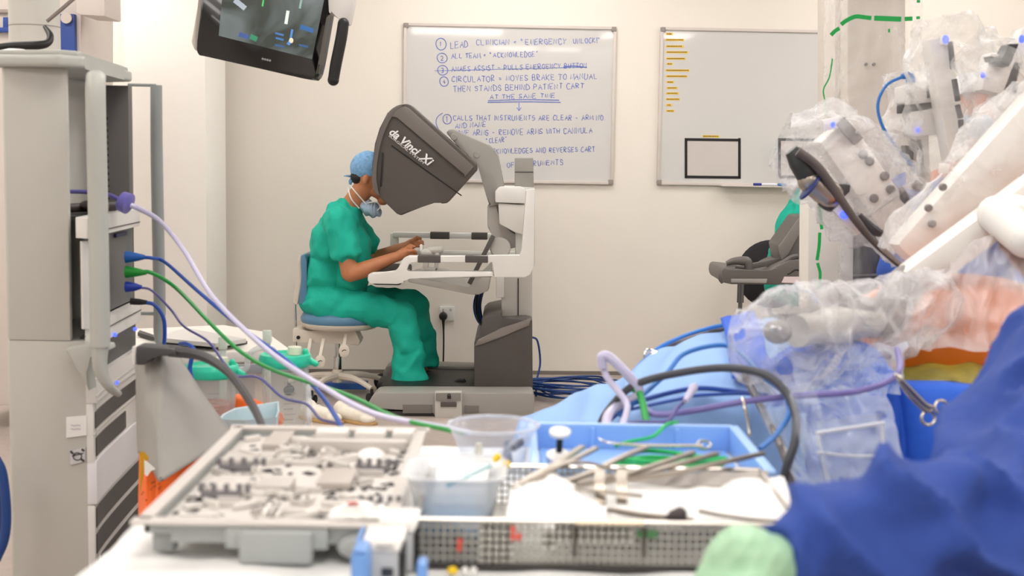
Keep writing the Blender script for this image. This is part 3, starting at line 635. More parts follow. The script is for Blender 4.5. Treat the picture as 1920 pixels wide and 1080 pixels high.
# ================================================================ SHOES ON THE FLOOR
clog = M('white_clog', (226, 218, 204), .5, var=.05, vscale=30)
for i, (x0, y0, lb) in enumerate(((594, 782, 'white lace-up shoe on the floor by the stool, the left one'), (656, 784, 'white lace-up shoe on the floor by the stool, the right one'))):
    p = atz(x0, y0+6, 0); d = V((.8, -.6, 0)); n_ = V((.6, .8, 0))
    t = thing('shoe', lb, 'shoe', p, 'white shoes left by the stool')
    b = B(); b.ball(p+V((0, 0, .05))-d*.055, (.045, .04, .05)); b.cap(p+V((0, 0, .04))-d*.05, .042, p+V((0, 0, .034))+d*.09, .036); b.ball(p+V((0, 0, .026))+d*.12, (.04, .04, .027))
    organic('upper', b, clog, t, .006, 3)
    b = B(); b.prism([p+d*u+n_*v_ for u, v_ in ((-.11, -.02), (-.06, -.042), (.1, -.046), (.165, -.02), (.165, .025), (.1, .046), (-.06, .042), (-.11, .02))], (0, 0, .014), .003); obj('sole', b, M('gum_sole', (186, 150, 100), .6), t)
    b = B()
    for k in range(3): b.tube([p+d*(.0+.03*k)+n_*.028+V((0, 0, .066-.006*k)), p+d*(.01+.03*k)+V((0, 0, .078-.006*k)), p+d*(.0+.03*k)-n_*.028+V((0, 0, .066-.006*k))], .003, 6)
    obj('laces', b, strapm, t)
b = B(); f0 = at(600, 737, 7.0); p, q = atz(590, 738, .05), atz(690, 739, .05)
b.box(at(595, 737, 7.35).x, at(688, 737, 7.35).x, 7.3, 7.42, .02, .055, .006); tag(obj('foot_rail', b, M('blue_rail', (40, 92, 170), .4)), 'blue strip lying on the floor behind the stool base', 'floor bar')

# ================================================================ PATIENT CART: COLUMN, BOOM AND ARMS
PC = at(1630, 500, 5.3); PC.z = 0
pc_ = thing('patient_cart', 'tall white robot column with several draped white arms over the patient', 'surgical robot', PC)
rw = M('robot_white', (236, 233, 227), .3); rg = M('robot_beige', (206, 198, 188), .4); rd = M('robot_dark', (62, 60, 64), .45); rgm = M('robot_mid_grey', (132, 128, 126), .45)
led = M('blue_led', (70, 90, 255), .4, emit=2, var=0)
film = FILM('clear_film', (248, 248, 250), .04, .4, rough=.06, scale=12, bump=1); film2 = FILM('clear_film_thin', (248, 248, 248), .05, .32, rough=.08, scale=7, bump=1)
b = B(); pxprism(b, [(1565, -170), (1592, -170), (1592, 700), (1565, 700)], 5.25, .3, .01); pxprism(b, [(1588, -170), (1700, -170), (1700, 760), (1588, 760)], 5.15, .4, .02); col_ = obj('column', b, rg, pc_)
b = B()
for x_ in (1624.5, 1639.5): b.lathe(at(x_, 120, 5.14), [(.005, 0), (.0065, .003), (.0065, .012)], 14, (0, 1, 0))
for c_ in ((1624.5, 120), (1639.5, 120)): pass
obj('screw', b, rgm, col_)
b = B(); pxprism(b, [(1516, 350), (1602, 350), (1598, 700), (1513, 700)], 4.95, .16, .008); obj('lower_panel', b, M('panel_white', (226, 222, 214), .4), pc_)
b = B(); pxprism(b, [(1594, 405), (1640, 400), (1690, 440), (1705, 520), (1705, 720), (1592, 720)], 4.97, .16, .01); ba = obj('base_cover', b, rd, pc_)
b = B(); pxprism(b, [(1592, 515), (1690, 512), (1690, 516), (1592, 519)], 4.96, .02); obj('seam', b, rgm, ba)
b = B(); pxprism(b, [(1665, 497), (1680, 497), (1680, 512), (1665, 512)], 4.955, .01); obj('white_label', b, wht, ba)
x0_, x1_ = at(1513, 700, 4.95).x, at(1705, 700, 4.95).x
b = B(); b.box(x0_, x1_, 4.7, 5.7, .03, .42, .04); obj('wheel_base', b, rgm, pc_)
b = B(); b.beam((at(1640, 0, 5.3).x, 5.3, 2.2), (1.15, 3.4, 2.2), .3, .2, .04); b.lathe((1.15, 3.4, 2.02), [(.1, 0), (.28, .02), (.28, .12), (.2, .16)], 32); obj('boom', b, rw, pc_)
def armlink(name, p0, p1, w_, h_, mat=None, bev=.012, parent=None): 
    b = B(); b.beam(p0, p1, w_, h_, bev); return obj(name, b, mat or rw, parent or pc_)
def ledat(x, y, Y, parent, r=.006):
    b = B(); b.ball(at(x, y, Y), (r, r*.5, r*1.3)); obj('status_light', b, led, parent)
# arm A: endoscope arm on the left
a1 = armlink('arm', at(1556, 246, 3.6), at(1700, 455, 3.6), .12, .10, rw)
armlink('cover_plate', at(1540, 236, 3.54), at(1572, 229, 3.54), .05, .03, wht, .004, a1)
armlink('dark_strip', at(1574, 226, 3.52), at(1610, 266, 3.52), .02, .03, rgm, .004, a1)
ledat(1562, 234, 3.5, a1)
b = B(); b.cap(at(1608, 242+6, 3.5), .006, at(1608, 248, 3.5), .006); obj('indicator', b, wht, a1)
for x_, y_ in ((1620, 290), (1632, 302), (1660, 330), (1671, 355), (1640, 372), (1722, 350)):
    b = B(); b.lathe(at(x_, y_, 3.53), [(.008, 0), (.012, .004), (.012, .02)], 14, (0, 1, 0)); obj('hub', b, rgm, a1)
b = B(); b.tube([at(1688, 350, 3.52), at(1696, 370, 3.52), at(1706, 390, 3.52)], [.006, .012, .004], 8); obj('dark_latch', b, rd, a1)
sc = thing('endoscope', 'black endoscope camera head with a long dark cable, held by the leftmost draped arm', 'endoscope', at(1560, 400, 3.45))
b = B(); b.tube([at(1483, 282, 3.42), at(1498, 300, 3.42), at(1514, 322, 3.42), at(1528, 340, 3.42)], [.018, .03, .034, .026], 14); obj('grip', b, M('endoscope_black', (50, 52, 52), .4), sc)
b = B(); b.cap(at(1520, 338, 3.42), .034, at(1556, 366, 3.42), .036); obj('camera_head', b, M('endoscope_steel', (170, 160, 150), .25, metal=.7), sc)
b = B(); b.lathe(at(1516, 350, 3.4), [(.035, 0), (.038, .002), (.038, .006), (.035, .008)], 20, at(1556, 366, 3.42)-at(1520, 338, 3.42)); obj('blue_ring', b, M('ring_blue', (40, 52, 110), .4), sc)
b = B(); b.tube([at(1540, 372, 3.42), at(1556, 380, 3.42), at(1570, 372, 3.42)], [.018, .024, .016], 12); obj('black_collar', b, rd, sc)
b = B(); pxprism(b, [(1562, 344), (1596, 346), (1594, 360), (1575, 378), (1562, 366)], 3.42, .04, .006); obj('black_coupling', b, rd, sc)
b = B(); b.beam(at(1566, 386, 3.42), at(1612, 434, 3.42), .035, .03, .006); hb = obj('light_housing', b, wht, sc)
b = B(); b.ball(at(1583, 403, 3.39), (.012, .006, .010)); obj('status_light', b, led, hb)
b = B(); b.tube([at(1496, 284, 3.38), at(1530, 310, 3.38), at(1562, 352, 3.38), at(1600, 408, 3.38), at(1640, 455, 3.38), at(1696, 505, 3.36)], [.012, .012, .011, .010, .009, .008], 10); obj('cable', b, M('cable_brown_grey', (84, 76, 74), .45), sc)
b = B(); b.tube([at(1612, 402, 3.45), at(1640, 432, 3.45), at(1656, 438, 3.45)], [.006, .014, .008], 8); obj('cable_clip', b, rd, sc)
# arm B: white instrument boxes with blue plug
a2 = armlink('arm', at(1716, 200, 3.95), at(1722, 355, 3.95), .06, .06, rg)
b = B(); pxprism(b, [(1693, 162), (1712, 156), (1755, 146), (1762, 148), (1763, 186), (1758, 190), (1700, 197), (1694, 192)], 3.8, .09, .006); bx = obj('instrument_housing', b, wht, a2)
b = B(); pxprism(b, [(1738, 167), (1748, 165), (1749, 182), (1739, 184)], 3.795, .01); obj('window', b, rd, bx)
b = B(); pxprism(b, [(1694, 197), (1757, 189), (1757, 202), (1706, 209), (1704, 212), (1694, 212)], 3.81, .07, .003); obj('dark_gap', b, rd, a2)
b = B(); pxprism(b, [(1706, 210), (1758, 203), (1768, 208), (1764, 252), (1712, 256), (1708, 250)], 3.8, .09, .006); bx2 = obj('instrument_housing', b, wht, a2)
ledat(1721, 244, 3.79, bx2)
b = B(); b.tube([at(1722, 262, 3.82), at(1728, 300, 3.82), at(1729, 335, 3.82)], .007, 8); obj('instrument_shaft', b, rd, a2)
b = B(); pxprism(b, [(1697, 272), (1715, 275), (1712, 312), (1700, 310)], 3.85, .05, .004); obj('grey_block', b, rgm, a2)
bl = M('bright_blue_cable', (52, 118, 196), .4)
pg = thing('blue_cable', 'bright blue cable with an angled plug looping down from the white instrument box', 'cable', at(1690, 230, 3.85))
b = B(); b.tube([at(1708, 156, 3.83), at(1706, 146, 3.83), at(1700, 142, 3.83), at(1690, 144, 3.83)], [.013, .014, .012, .007], 10); obj('plug', b, bl, pg)
b = B(); b.tube([at(1692, 144, 3.83), at(1662, 160, 3.83), at(1646, 195, 3.83), at(1654, 235, 3.83), at(1680, 275, 3.83), at(1710, 310, 3.83), at(1728, 338, 3.83)], .0045, 8); obj('cord', b, bl, pg)
# arm C: tall upright arm with dark strip
a3 = armlink('arm', at(1752, 72, 3.75), at(1792, 300, 3.75), .06, .085, rw)
b = B(); b.beam(at(1764, 74, 3.7), at(1777, 76, 3.7), .03, .03, .006); obj('cap', b, wht, a3)
b = B()
for (x0, y0, x1, y1) in ((1781, 78, 1787, 130), (1789, 148, 1796, 190), (1795, 196, 1801, 222), (1801, 224, 1805, 266)): b.beam(at(x0, y0, 3.69), at(x1, y1, 3.69), .014, .012, .003)
obj('dark_strip', b, rd, a3); ledat(1773, 74, 3.66, a3, .009)
# arm D at the right edge
a4 = armlink('arm', at(1935, 60, 3.5), at(1880, 205, 3.5), .08, .08, rw)
armlink('arm_head', at(1838, 135, 3.5), at(1905, 150, 3.5), .08, .10, rw, .012, a4)
b = B(); pxprism(b, [(1858, 104), (1880, 112), (1892, 82), (1911, 82), (1897, 116), (1892, 125), (1876, 122), (1862, 114)], 3.42, .06, .003); obj('black_connector', b, M('connector_black', (46, 46, 46), .4), a4)
ledat(1843, 141, 3.43, a4); ledat(1916, 73, 3.43, a4, .008)
b = B(); b.beam(at(1905, 155, 3.44), at(1899, 178, 3.44), .012, .01, .002); obj('dark_strip', b, rd, a4)
# big front links
a5 = armlink('arm', at(1965, 195, 3.1), at(1700, 488, 3.1), .10, .115, rw, .025)
for x_, y_ in ((1770, 351), (1743, 390), (1750, 420)):
    b = B(); b.lathe(at(x_, y_, 3.03), [(.007, 0), (.009, .004), (.009, .012)], 12, (0, 1, 0)); obj('screw', b, rgm, a5)
b = B(); b.beam(at(1760, 315, 3.03), at(1780, 316, 3.03), .005, .022, .001); obj('white_tag', b, wht, a5)
a6 = armlink('arm', at(1975, 330, 2.85), at(1700, 532, 2.85), .09, .072, rw, .02)
b = B(); b.cap(at(1868, 402, 2.8), .040, at(1925, 448, 2.72), .040); b.cap(at(1868, 402, 2.8), .038, at(1960, 395, 2.85), .045); obj('elbow_skirt', B().tube([at(1900, 440, 2.85), at(1950, 500, 2.85)], .04, 16, False), rgm, a6); obj('elbow', b, M('robot_bright_white', (240, 238, 232), .3), a6)
b = B(); b.ribbon([at(1704, 525, 2.8), at(1712, 530, 2.8), at(1722, 520, 2.8)], .006, (0, -1, 0)); b.ribbon([at(1712, 516, 2.8), at(1713, 527, 2.8), at(1718, 536, 2.8)], .006, (0, -1, 0)); obj('black_marking', b, rd, a6)
b = B(); b.cap(at(1702, 535, 2.85), .045, at(1670, 590, 2.8), .048); b.cap(at(1670, 590, 2.8), .045, at(1630, 598, 2.58), .038); wr = obj('wrist', b, rgm, a6)
b = B(); b.cap(at(1620, 585, 2.56), .03, at(1578, 600, 2.52), .034); obj('wrist_collar', b, M('grey_collar', (140, 136, 134), .4), wr)
b = B(); b.lathe(at(1640, 598, 2.58), [(.03, 0), (.034, .02), (.034, .16), (.028, .2), (.03, .21), (.03, .25)], 20, at(1460, 626, 2.38)-at(1640, 598, 2.58)); obj('instrument_drive', b, lgr, wr)
b = B(); b.ball(at(1458, 622, 2.36), (.026, .03, .022)); en = obj('instrument_knob', b, rgm, wr)
b = B(); b.ball(at(1450, 616, 2.33), (.007, .004, .006)); b.ball(at(1462, 618, 2.33), (.005, .004, .005)); obj('bright_tip', b, chrm, en)

# clear sleeves over each arm
def sleeve(name, path, radii, label, mat=None, amp=.02, seed=0, flat=1.0, nu=40, nv=60, grp=None):
    P = catmull([at(*p) for p in path], 8); R = interp(radii, len(P)); N = len(P); b = B(); g = []
    up = V((0, 1, 0))
    for i, p in enumerate(P):
        d = (P[min(i+1, N-1)]-P[max(i-1, 0)]).normalized(); y_ = (up-d*up.dot(d)).normalized(); x_ = d.cross(y_); row = []
        for k in range(nu):
            a_ = 2*math.pi*k/nu; o = x_*math.cos(a_)+y_*math.sin(a_)*flat; q = p+o*R[i]
            h = noise.noise(q*9+V((seed, 0, 0)))*1.1+(.2-abs(noise.noise(q*13+V((0, seed, 0)))))*1.8+(.2-abs(noise.noise(q*27+V((4, seed, 0)))))*.6
            row.append(b.bm.verts.new(q+o*h*amp))
        g.append(row)
    for r0, r1 in zip(g, g[1:]):
        for k in range(nu): b.bm.faces.new((r0[k], r0[(k+1) % nu], r1[(k+1) % nu], r1[k]))
    return tag(obj(name, b, mat or film, None, 180), label, 'plastic drape', grp)
sleeve('arm_drape', [(1470, 250, 3.6), (1530, 275, 3.6), (1600, 330, 3.6), (1660, 400, 3.6), (1720, 470, 3.5)], [.05, .13, .14, .13, .07], 'clear plastic sleeve bunched around the leftmost arm and its camera', amp=.035, seed=1)
sleeve('arm_drape', [(1765, 30, 3.75), (1775, 100, 3.75), (1790, 200, 3.75), (1800, 330, 3.7)], [.06, .12, .13, .1], 'clear plastic sleeve over the tall upright arm with a dark strip', film2, .03, 3)
sleeve('arm_drape', [(1715, 130, 3.95), (1725, 200, 3.95), (1740, 300, 3.9), (1745, 400, 3.8)], [.1, .1, .1, .08], 'clear plastic sleeve around the white instrument boxes with the blue plug', film2, .03, 5)
sleeve('arm_drape', [(1815, 90, 3.5), (1860, 130, 3.5), (1900, 210, 3.5), (1890, 300, 3.4)], [.06, .1, .12, .1], 'clear plastic sleeve around the arm with the black connector at the right edge', film2, .03, 7)
sleeve('arm_drape', [(1960, 200, 3.1), (1860, 310, 3.1), (1770, 410, 3.1), (1700, 500, 3.1)], [.10, .09, .085, .08], 'clear plastic sleeve over the large diagonal arm above the patient', film2, .02, 9)
sleeve('arm_drape', [(1384, 625, 2.28), (1402, 630, 2.29), (1468, 640, 2.33), (1550, 618, 2.46), (1640, 600, 2.58), (1710, 585, 2.7), (1750, 565, 2.78)], [.02, .075, .098, .07, .075, .085, .05], 'clear plastic sleeve crumpled around the low horizontal wrist of the front arm', amp=.026, seed=11)
# loose clear sheet hanging under the front arm
def hang(name, tl, tr_, br, bl_, Y0, Y1, label, mat, amp=.03, seed=0, nu=40, nv=36, cat='plastic drape', solid=0):
    A_, B_, C_, D_ = at(*tl, Y0), at(*tr_, Y0), at(*br, Y1), at(*bl_, Y1)
    b = B(); 
    def f(u, v):
        q = (A_*(1-u)+B_*u)*(1-v)+(D_*(1-u)+C_*u)*v
        return q+V((0, 1, 0))*amp*(noise.noise(V((u*6+seed, v*2, seed)))+.6*noise.noise(V((u*15, v*5+seed, 0))))+V((0, 0, 1))*amp*.4*noise.noise(V((u*5, seed, v*3)))
    b.grid(f, nu, nv); return tag(obj(name, b, mat, None, 180, solid=solid), label, cat)
hang('hanging_film', (1690, 540), (1960, 370), (1960, 660), (1640, 650), 2.8, 2.62, 'loose sheet of clear plastic hanging from the front arm over the orange skin', FILM('clear_film_sheet', (236, 234, 236), .22, .5, scale=3), .05, 4)
# film around the column with green tape
def colfilm(u, v):
    x = 1546+184*u; y = -60+760*v; Y = 5.02-.12*math.sin(math.pi*u)+.02*noise.noise(V((u*8, v*6, 2)))+.012*noise.noise(V((u*30, v*20, 5)))
    if u < .2: Y += .5*(.2-u)
    q = at(x, y, 4.86+(Y-4.9)); return q+V((.02*noise.noise(V((v*9, u*3, 1))), 0, 0))
b = B(); b.grid(colfilm, 40, 60); cf = tag(obj('column_drape', b, FILM('column_film', (244, 243, 242), .03, .3, rough=.1, scale=7), None, 180), 'clear plastic drape with green tape lines around the tall robot column', 'plastic drape')
gt = M('green_tape', (20, 168, 80), .5)
def tape(P, Y, wd):
    b = B(); Q = smooth2(P, 4, False) if len(P) > 2 else P; b.ribbon([at(x, y, Y) for x, y in Q], wd, (0, -1, 0)); obj('green_tape', b, gt, cf)
tape([(1558, 66), (1566, 58), (1574, 53)], 4.78, .014); tape([(1577, 46), (1588, 38), (1604, 31), (1618, 32), (1634, 34)], 4.76, .015); tape([(1639, 34), (1690, 36)], 4.75, .018); tape([(1696, 35.5), (1711, 35)], 4.76, .015); tape([(1718, 33.5), (1725, 33)], 4.78, .01); tape([(1719, 2.5), (1725, 2.5)], 4.78, .01)
tape([(1667, 54), (1667, 61)], 4.76, .007); tape([(1561, 110), (1555, 145), (1544, 168), (1547, 190), (1548, 205)], 4.8, .005); tape([(1548, 210), (1550, 214)], 4.8, .007)
tape([(1536, 380), (1538, 405), (1541, 430)], 4.8, .012); tape([(1537, 436), (1536, 460), (1532, 488)], 4.8, .012); tape([(1533, 493), (1538, 515), (1534, 541)], 4.8, .011)

# person behind the robot arms
b = B(); h = at(1820, 205, 4.6)
pn = thing('person', 'person in white and blue cap glimpsed between the draped arms at the upper right', 'person', (h.x, 4.6, 0))
b.ball(h, (.075, .095, .105)); b.ball(h+V((-.01, -.03, -.07)), (.05, .055, .05)); b.ball(h+V((-.015, -.1, -.01)), (.014, .02, .022)); b.ball(h+V((-.075, 0, -.005)), (.01, .016, .028)); b.ball(h+V((.075, 0, -.005)), (.01, .016, .028))
b.ball(h+V((0, -.07, -.06)), (.025, .02, .01))
b.cap(h+V((0, .02, -.08)), .055, h+V((0, .04, -.2)), .06); b.ball(h+V((0, .05, -.38)), (.2, .12, .2)); b.ball(h+V((0, .05, -.65)), (.16, .11, .2))
for s in (-1, 1): b.cap(h+V((s*.19, .04, -.28)), .055, h+V((s*.24, -.02, -.55)), .045); b.cap(h+V((s*.24, -.02, -.55)), .043, h+V((s*.12, -.25, -.62)), .03); b.cap(h+V((s*.09, .05, -.75)), .09, h+V((s*.09, .05, -h.z+.08)), .05)
organic('body', b, M('skin_pink', (214, 140, 112), .5, sss=.1), pn, .012, 3)
b = B(); b.ball(h+V((0, .01, .035)), (.09, .11, .09)); bmesh.ops.bisect_plane(b.bm, geom=b.bm.verts[:]+b.bm.edges[:]+b.bm.faces[:], plane_co=h+V((0, 0, .03)), plane_no=V((0, .25, 1)).normalized(), clear_inner=True); obj('cap', b, M('pale_cap', (236, 240, 244), .7, var=.1, vscale=30), pn, 180, sub=1, solid=.003)
b = B(); b.ball(h+V((0, -.06, -.055)), (.06, .055, .045)); obj('mask', b, MATS['blue_surgical_mask'], pn, 180)
b = B(); b.ball(h+V((0, .05, -.4)), (.225, .14, .2)); b.ball(h+V((0, .05, -.7)), (.2, .14, .3)); b.lathe(h+V((0, .05, -1.25)), [(.22, 0), (.2, .55)], 24)
for s in (-1, 1): b.cap(h+V((s*.19, .04, -.29)), .07, h+V((s*.24, -.02, -.55)), .06); b.cap(h+V((s*.24, -.02, -.55)), .06, h+V((s*.14, -.2, -.61)), .045)
organic('gown', b, M('blue_gown', (52, 84, 168), .85), pn, .014, 3, fold=.012)
# ================================================================ VISION CART (left foreground)
YN = 3.35
cg = M('cart_grey', (186, 184, 176), .45, var=.015); cw = M('cart_white', (222, 219, 214), .35); cdk = M('cart_dark', (66, 62, 62), .4); cst = M('cart_steel', (178, 179, 172), .4)
vc = thing('equipment_cart', 'tall grey and white equipment cart with stacked modules at the left edge', 'medical cart', (at(120, 600, 3.6).x, 3.6, 0))
xa0, xa1 = at(2, 600, YN).x, at(168, 600, YN).x
K0 = V((xa1, YN, 0)); K2 = V((at(257, 600, 3.95).x, 3.95, 0)); K1 = V((K2.x+.03, 3.42, 0))
def kf(t, off=0):
    p = K0*(1-t)**2+K1*2*t*(1-t)+K2*t*t; d = (K1-K0)*2*(1-t)+(K2-K1)*2*t; n = V((d.y, -d.x, 0)).normalized(); return p+n*off
def zc(y, x=170): return at(x, y, YN).z
def band(b, z0, z1, o0, o1, t0=0, t1=1, n=14, bev=.004):
    out = [kf(t0+(t1-t0)*i/n, o1) for i in range(n+1)]+[kf(t1+(t0-t1)*i/n, o0) for i in range(n+1)]
    return b.prism([V((p.x, p.y, z0)) for p in out], (0, 0, z1-z0), bev)
ZB = .06
b = B()
pl = [V((xa0+.02, YN, ZB)), V((xa1, YN, ZB)), V((xa1, YN+.05, ZB))]+[V((kf(t, -.04).x, kf(t, -.04).y, ZB)) for t in (.2, .4, .6, .8, 1)]+[V((xa0+.1, 4.05, ZB)), V((xa0, 3.9, ZB)), V((xa0, YN+.04, ZB))]
b.prism(pl, (0, 0, zc(640)-ZB), .006); obj('lower_body', b, cg, vc)
xu = at(128, 400, YN).x
b = B(); b.prism([(xa0, YN+.04, zc(640)), (xa0+.02, YN, zc(640)), (xu, YN, zc(640)), (xu, YN+.02, zc(640)), (xa0+.05, YN+.03, zc(640)), (xa0+.03, 4.0, zc(640)), (xa0, 4.0, zc(640))], (0, 0, zc(128)-zc(640)), .004); obj('side_panel', b, cg, vc)
b = B(); b.box(xa0+.04, K2.x-.02, 3.96, 4.0, zc(640), zc(128)-.01, .003); obj('bay_back_panel', b, M('bay_grey', (104, 100, 97), .5), vc)
b = B()
for k in range(16):
    p = at(200+k*.25, 222+k*11.5, 3.958); b.ball(p, (.004, .002, .005), None, 8, 6)
obj('shelf_hole', b, blkp, vc)['kind'] = 'stuff'
# top cap
def capout(o): return [V((xa0-.02-o, YN+.1, 0)), V((xa0+.0-o, YN-.02-o, 0)), V((xu, YN-.05-o, 0))]+[V((kf(t, .01+o).x-.015, kf(t, .01+o).y, 0)) for t in (0, .15, .3, .45, .6, .75, .9, 1)]+[V((xa0, 4.05, 0))]
b = B(); zt = zc(128); b.prism([p+V((0, 0, zt)) for p in capout(0)], (0, 0, .03), .01, 3); b.prism([p+V((0, 0, zt+.028)) for p in capout(-.012)], (0, 0, .014), .006, 2); obj('top_cap', b, cst, vc, 50)
b = B(); b.lathe(at(30, 105, 3.55), [(.05, -.01), (.045, .012), (.02, .018)], 24); obj('cap_boss', b, cw, vc)
# curved front modules
def mod(name, y0, y1, o, mat, t0=0, t1=1, par=None, inner=-.012, bev=.003):
    b = B(); band(b, zc(y1), zc(y0), inner, o, t0, t1, bev=bev); return obj(name, b, mat, par or vc, 50)
mod('shelf', 408, 446, .012, cw, -.35, 1, inner=-.03); mod('shelf_seam', 436, 438, .014, cdk)
b = B(); b.box(xa0+.05, K2.x-.01, YN+.03, 3.95, zc(412), zc(408), .002); obj('shelf_top', b, M('shelf_black', (30, 28, 30), .35), vc)
b = B(); b.ball((xu-.02, 3.62, zc(408)+.018), (.04, .05, .018)); b.cap((xu-.08, 3.55, zc(408)+.014), .012, (xu+.01, 3.7, zc(408)+.016), .014); tag(obj('cable_bundle', b, M('shelf_item_dark', (54, 44, 44), .5), None), 'small dark cable bundle lying on the shelf of the equipment cart', 'cable')
eu = mod('equipment_unit', 447, 608, -.01, M('unit_grey', (96, 93, 94), .4), .05, 1)
tq = M('touchscreen_teal', (70, 108, 122), .15, var=.4, vscale=30)
b = B(); band(b, zc(582), zc(470), -.01, -.004, .22, .52, bev=.001); ts = obj('touchscreen', b, tq, eu)
b = B(); band(b, zc(590), zc(462), -.01, -.006, .50, .57, bev=.001); obj('black_edge', b, blkp, eu)
for k, (y_, cc_) in enumerate(((502, (60, 150, 200)), (528, (120, 190, 180)), (548, (70, 120, 170)), (566, (110, 200, 170)))):
    b = B(); band(b, zc(y_+5), zc(y_-3), -.005, -.002, .26, .46, bev=0); obj('screen_panel', b, M('screen_%d' % k, cc_, .3), ts)
def port(y, col, nm, t=.86, l=.06):
    p = kf(t, 0); p = V((p.x, p.y, zc(y))); b = B()
    b.lathe(p, [(.012, -.01), (.016, 0), (.012, .02), (.006, l)], 14, V((1, -.12, 0))); return p, b
b = B(); band(b, zc(462), zc(454), -.01, -.002, .75, .9, bev=.001); obj('socket', b, M('socket_navy', (34, 36, 78), .5), eu)
mod('white_edge', 452, 615, .0, cw, -.12, .02, inner=-.02)
mod('ring', 612, 655, .012, cw); mod('ring_seam', 630, 632, .014, cdk)
mod('dark_module', 654, 712, -.004, cdk, 0, 1)
mod('ring', 712, 757, .014, cw); mod('ring_seam', 744, 746, .016, cg)
mod('drawer_surround', 757, 870, .006, cw); mod('dark_slot', 776, 808, .009, cdk, .12, .97); mod('dark_slot', 826, 862, .009, cdk, .15, .8); mod('ring_seam', 815, 816.5, .0085, cg)
mod('white_panel', 868, 946, .012, M('panel_cool_white', (228, 226, 228), .3)); mod('lower_surround', 948, 1180, .006, cw)
mod('dark_slot', 957, 994, .009, cdk, .1, 1); mod('dark_slot', 1006, 1043, .009, cdk, .1, 1); mod('dark_slot', 1056, 1090, .009, cdk, .3, 1)
for y_, t_ in ((652, .6), (664, .9), (750, .62)):
    p = kf(t_, .016); b = B(); b.ball((p.x, p.y, zc(y_)), (.006, .006, .006)); obj('status_light', b, led, vc)
# vertical handle tube in front
hx = at(182, 400, YN-.09)
b = B(); b.tube([(at(178, 160, 3.28).x, 3.29, zc(146)), (at(179, 180, 3.26).x, 3.26, zc(190)), (at(184, 400, 3.26).x, 3.26, zc(400)), (at(188, 640, 3.26).x, 3.26, zc(640))], .024, 18); b.tube([at(188, 640, 3.26), at(188, 690, 3.26), at(205, 725, 3.28), at(222, 738, 3.36)], [.022, .018, .012, .009], 12); obj('front_handle', b, cst, vc)
b = B(); pxprism(b, [(120, 655), (160, 646), (200, 648), (203, 658), (165, 666), (160, 690), (166, 735), (150, 700)], 3.27, .07, .006); obj('handle_bracket', b, cst, vc)
b = B(); b.tube([at(240, 159, 4.1), at(292, 160, 4.1)], .005, 8, False); b.tube([at(248, 587, 4.1), at(292, 588, 4.1)], .006, 8, False)
b.tube([at(293, 160, 4.1), at(294, 300, 4.1), at(299, 560, 4.1), at(299, 590, 4.1), at(298, 635, 4.1), at(315, 680, 4.1), at(270, 720, 4.05)], [.018, .019, .019, .019, .014, .012, .012], 12); obj('rear_handle', b, M('handle_blue_grey', (146, 150, 148), .4), vc)
for x_, Y_ in ((xa0+.04, 3.42), (xa1, 3.5), (xa0+.05, 3.95), (K2.x-.06, 3.9)):
    b = B(); b.lathe((x_-.015, Y_, .032), [(.02, 0), (.032, .003), (.032, .027), (.02, .03)], 16, (1, 0, 0)); obj('castor', b, bp, vc)
b = B(); pxprism(b, [(124, 782), (162, 779), (162, 816), (124, 821)], YN-.006, .004); sk = obj('sticker', b, wht, vc)
b = B()
for y_ in (797, 804): b.ribbon([at(133+k*6, y_+(k % 2)*1.5, YN-.008) for k in range(4)], .003, (0, -1, 0))
obj('faint_writing', b, M('sticker_ink', (186, 184, 190), .6), sk)
b = B(); pxprism(b, [(131, 846), (159, 839), (159, 865), (132, 872)], YN-.006, .004); sk = obj('label_plate', b, M('label_plate', (206, 204, 206), .5), vc)
b = B()
for (x0, y0, x1, y1) in ((132, 846, 137, 851), (153, 842, 158, 846), (152, 861, 158, 865), (135, 855, 156, 850)): b.ribbon([at(x0, y0, YN-.009), at(x1, y1, YN-.009)], .006 if x1-x0 < 10 else .003, (0, -1, 0))
b.ribbon([at(145+8*math.cos(a), 856-7*math.sin(a), YN-.009) for a in [k*.52 for k in range(13)]], .003, (0, -1, 0)); obj('print', b, cdk, sk)
# things behind/above the cart
pole = thing('pendant_column', 'thick white vertical column rising behind the top of the equipment cart', 'ceiling pendant', at(65, 110, 4.3))
b = B(); z0_ = at(65, 104, 4.3).z; b.lathe((at(65, 60, 4.3).x, 4.3, z0_-.1), [(.078, 0), (.078, ZC-z0_+.08)], 36); obj('tube', b, M('pendant_white', (206, 204, 196), .4), pole)
b = B(); b.tube([at(88, 40, 4.2), at(110, 22, 4.2), at(140, -4, 4.2), at(160, -20, 4.2)], .006, 8); obj('thin_arm', b, M('thin_arm_grey', (140, 130, 125), .4, metal=.4), pole)
b = B(); b.lathe((at(65, 50, 4.3).x, 4.3, at(65, 51, 4.3).z), [(.0785, 0), (.0785, .003)], 36); obj('seam', b, cornm, pole)
b = B(); b.tube([at(-10, 92, 4.0), at(20, 87, 4.0), at(70, 85, 4.0), at(90, 80, 4.02), at(94, 66, 4.05), at(84, 50, 4.1)], [.014, .013, .013, .011, .01, .006], 10); tag(obj('cable', b, bp), 'thick black cable looped round the foot of the white pendant column', 'cable')
shelf = thing('wall_cabinet', 'off-white wall cabinet with royal blue panels behind the cart top', 'cabinet', (at(60, 100, 6.2).x, 6.2, 0))
wcm = M('cabinet_offwhite', (216, 206, 198), .5); rb_ = M('royal_blue_panel', (52, 80, 158), .45)
b = B(); pxprism(b, [(-60, -40), (152, -40), (152, 760), (-60, 760)], 6.2, .5, .01); obj('body', b, wcm, shelf)
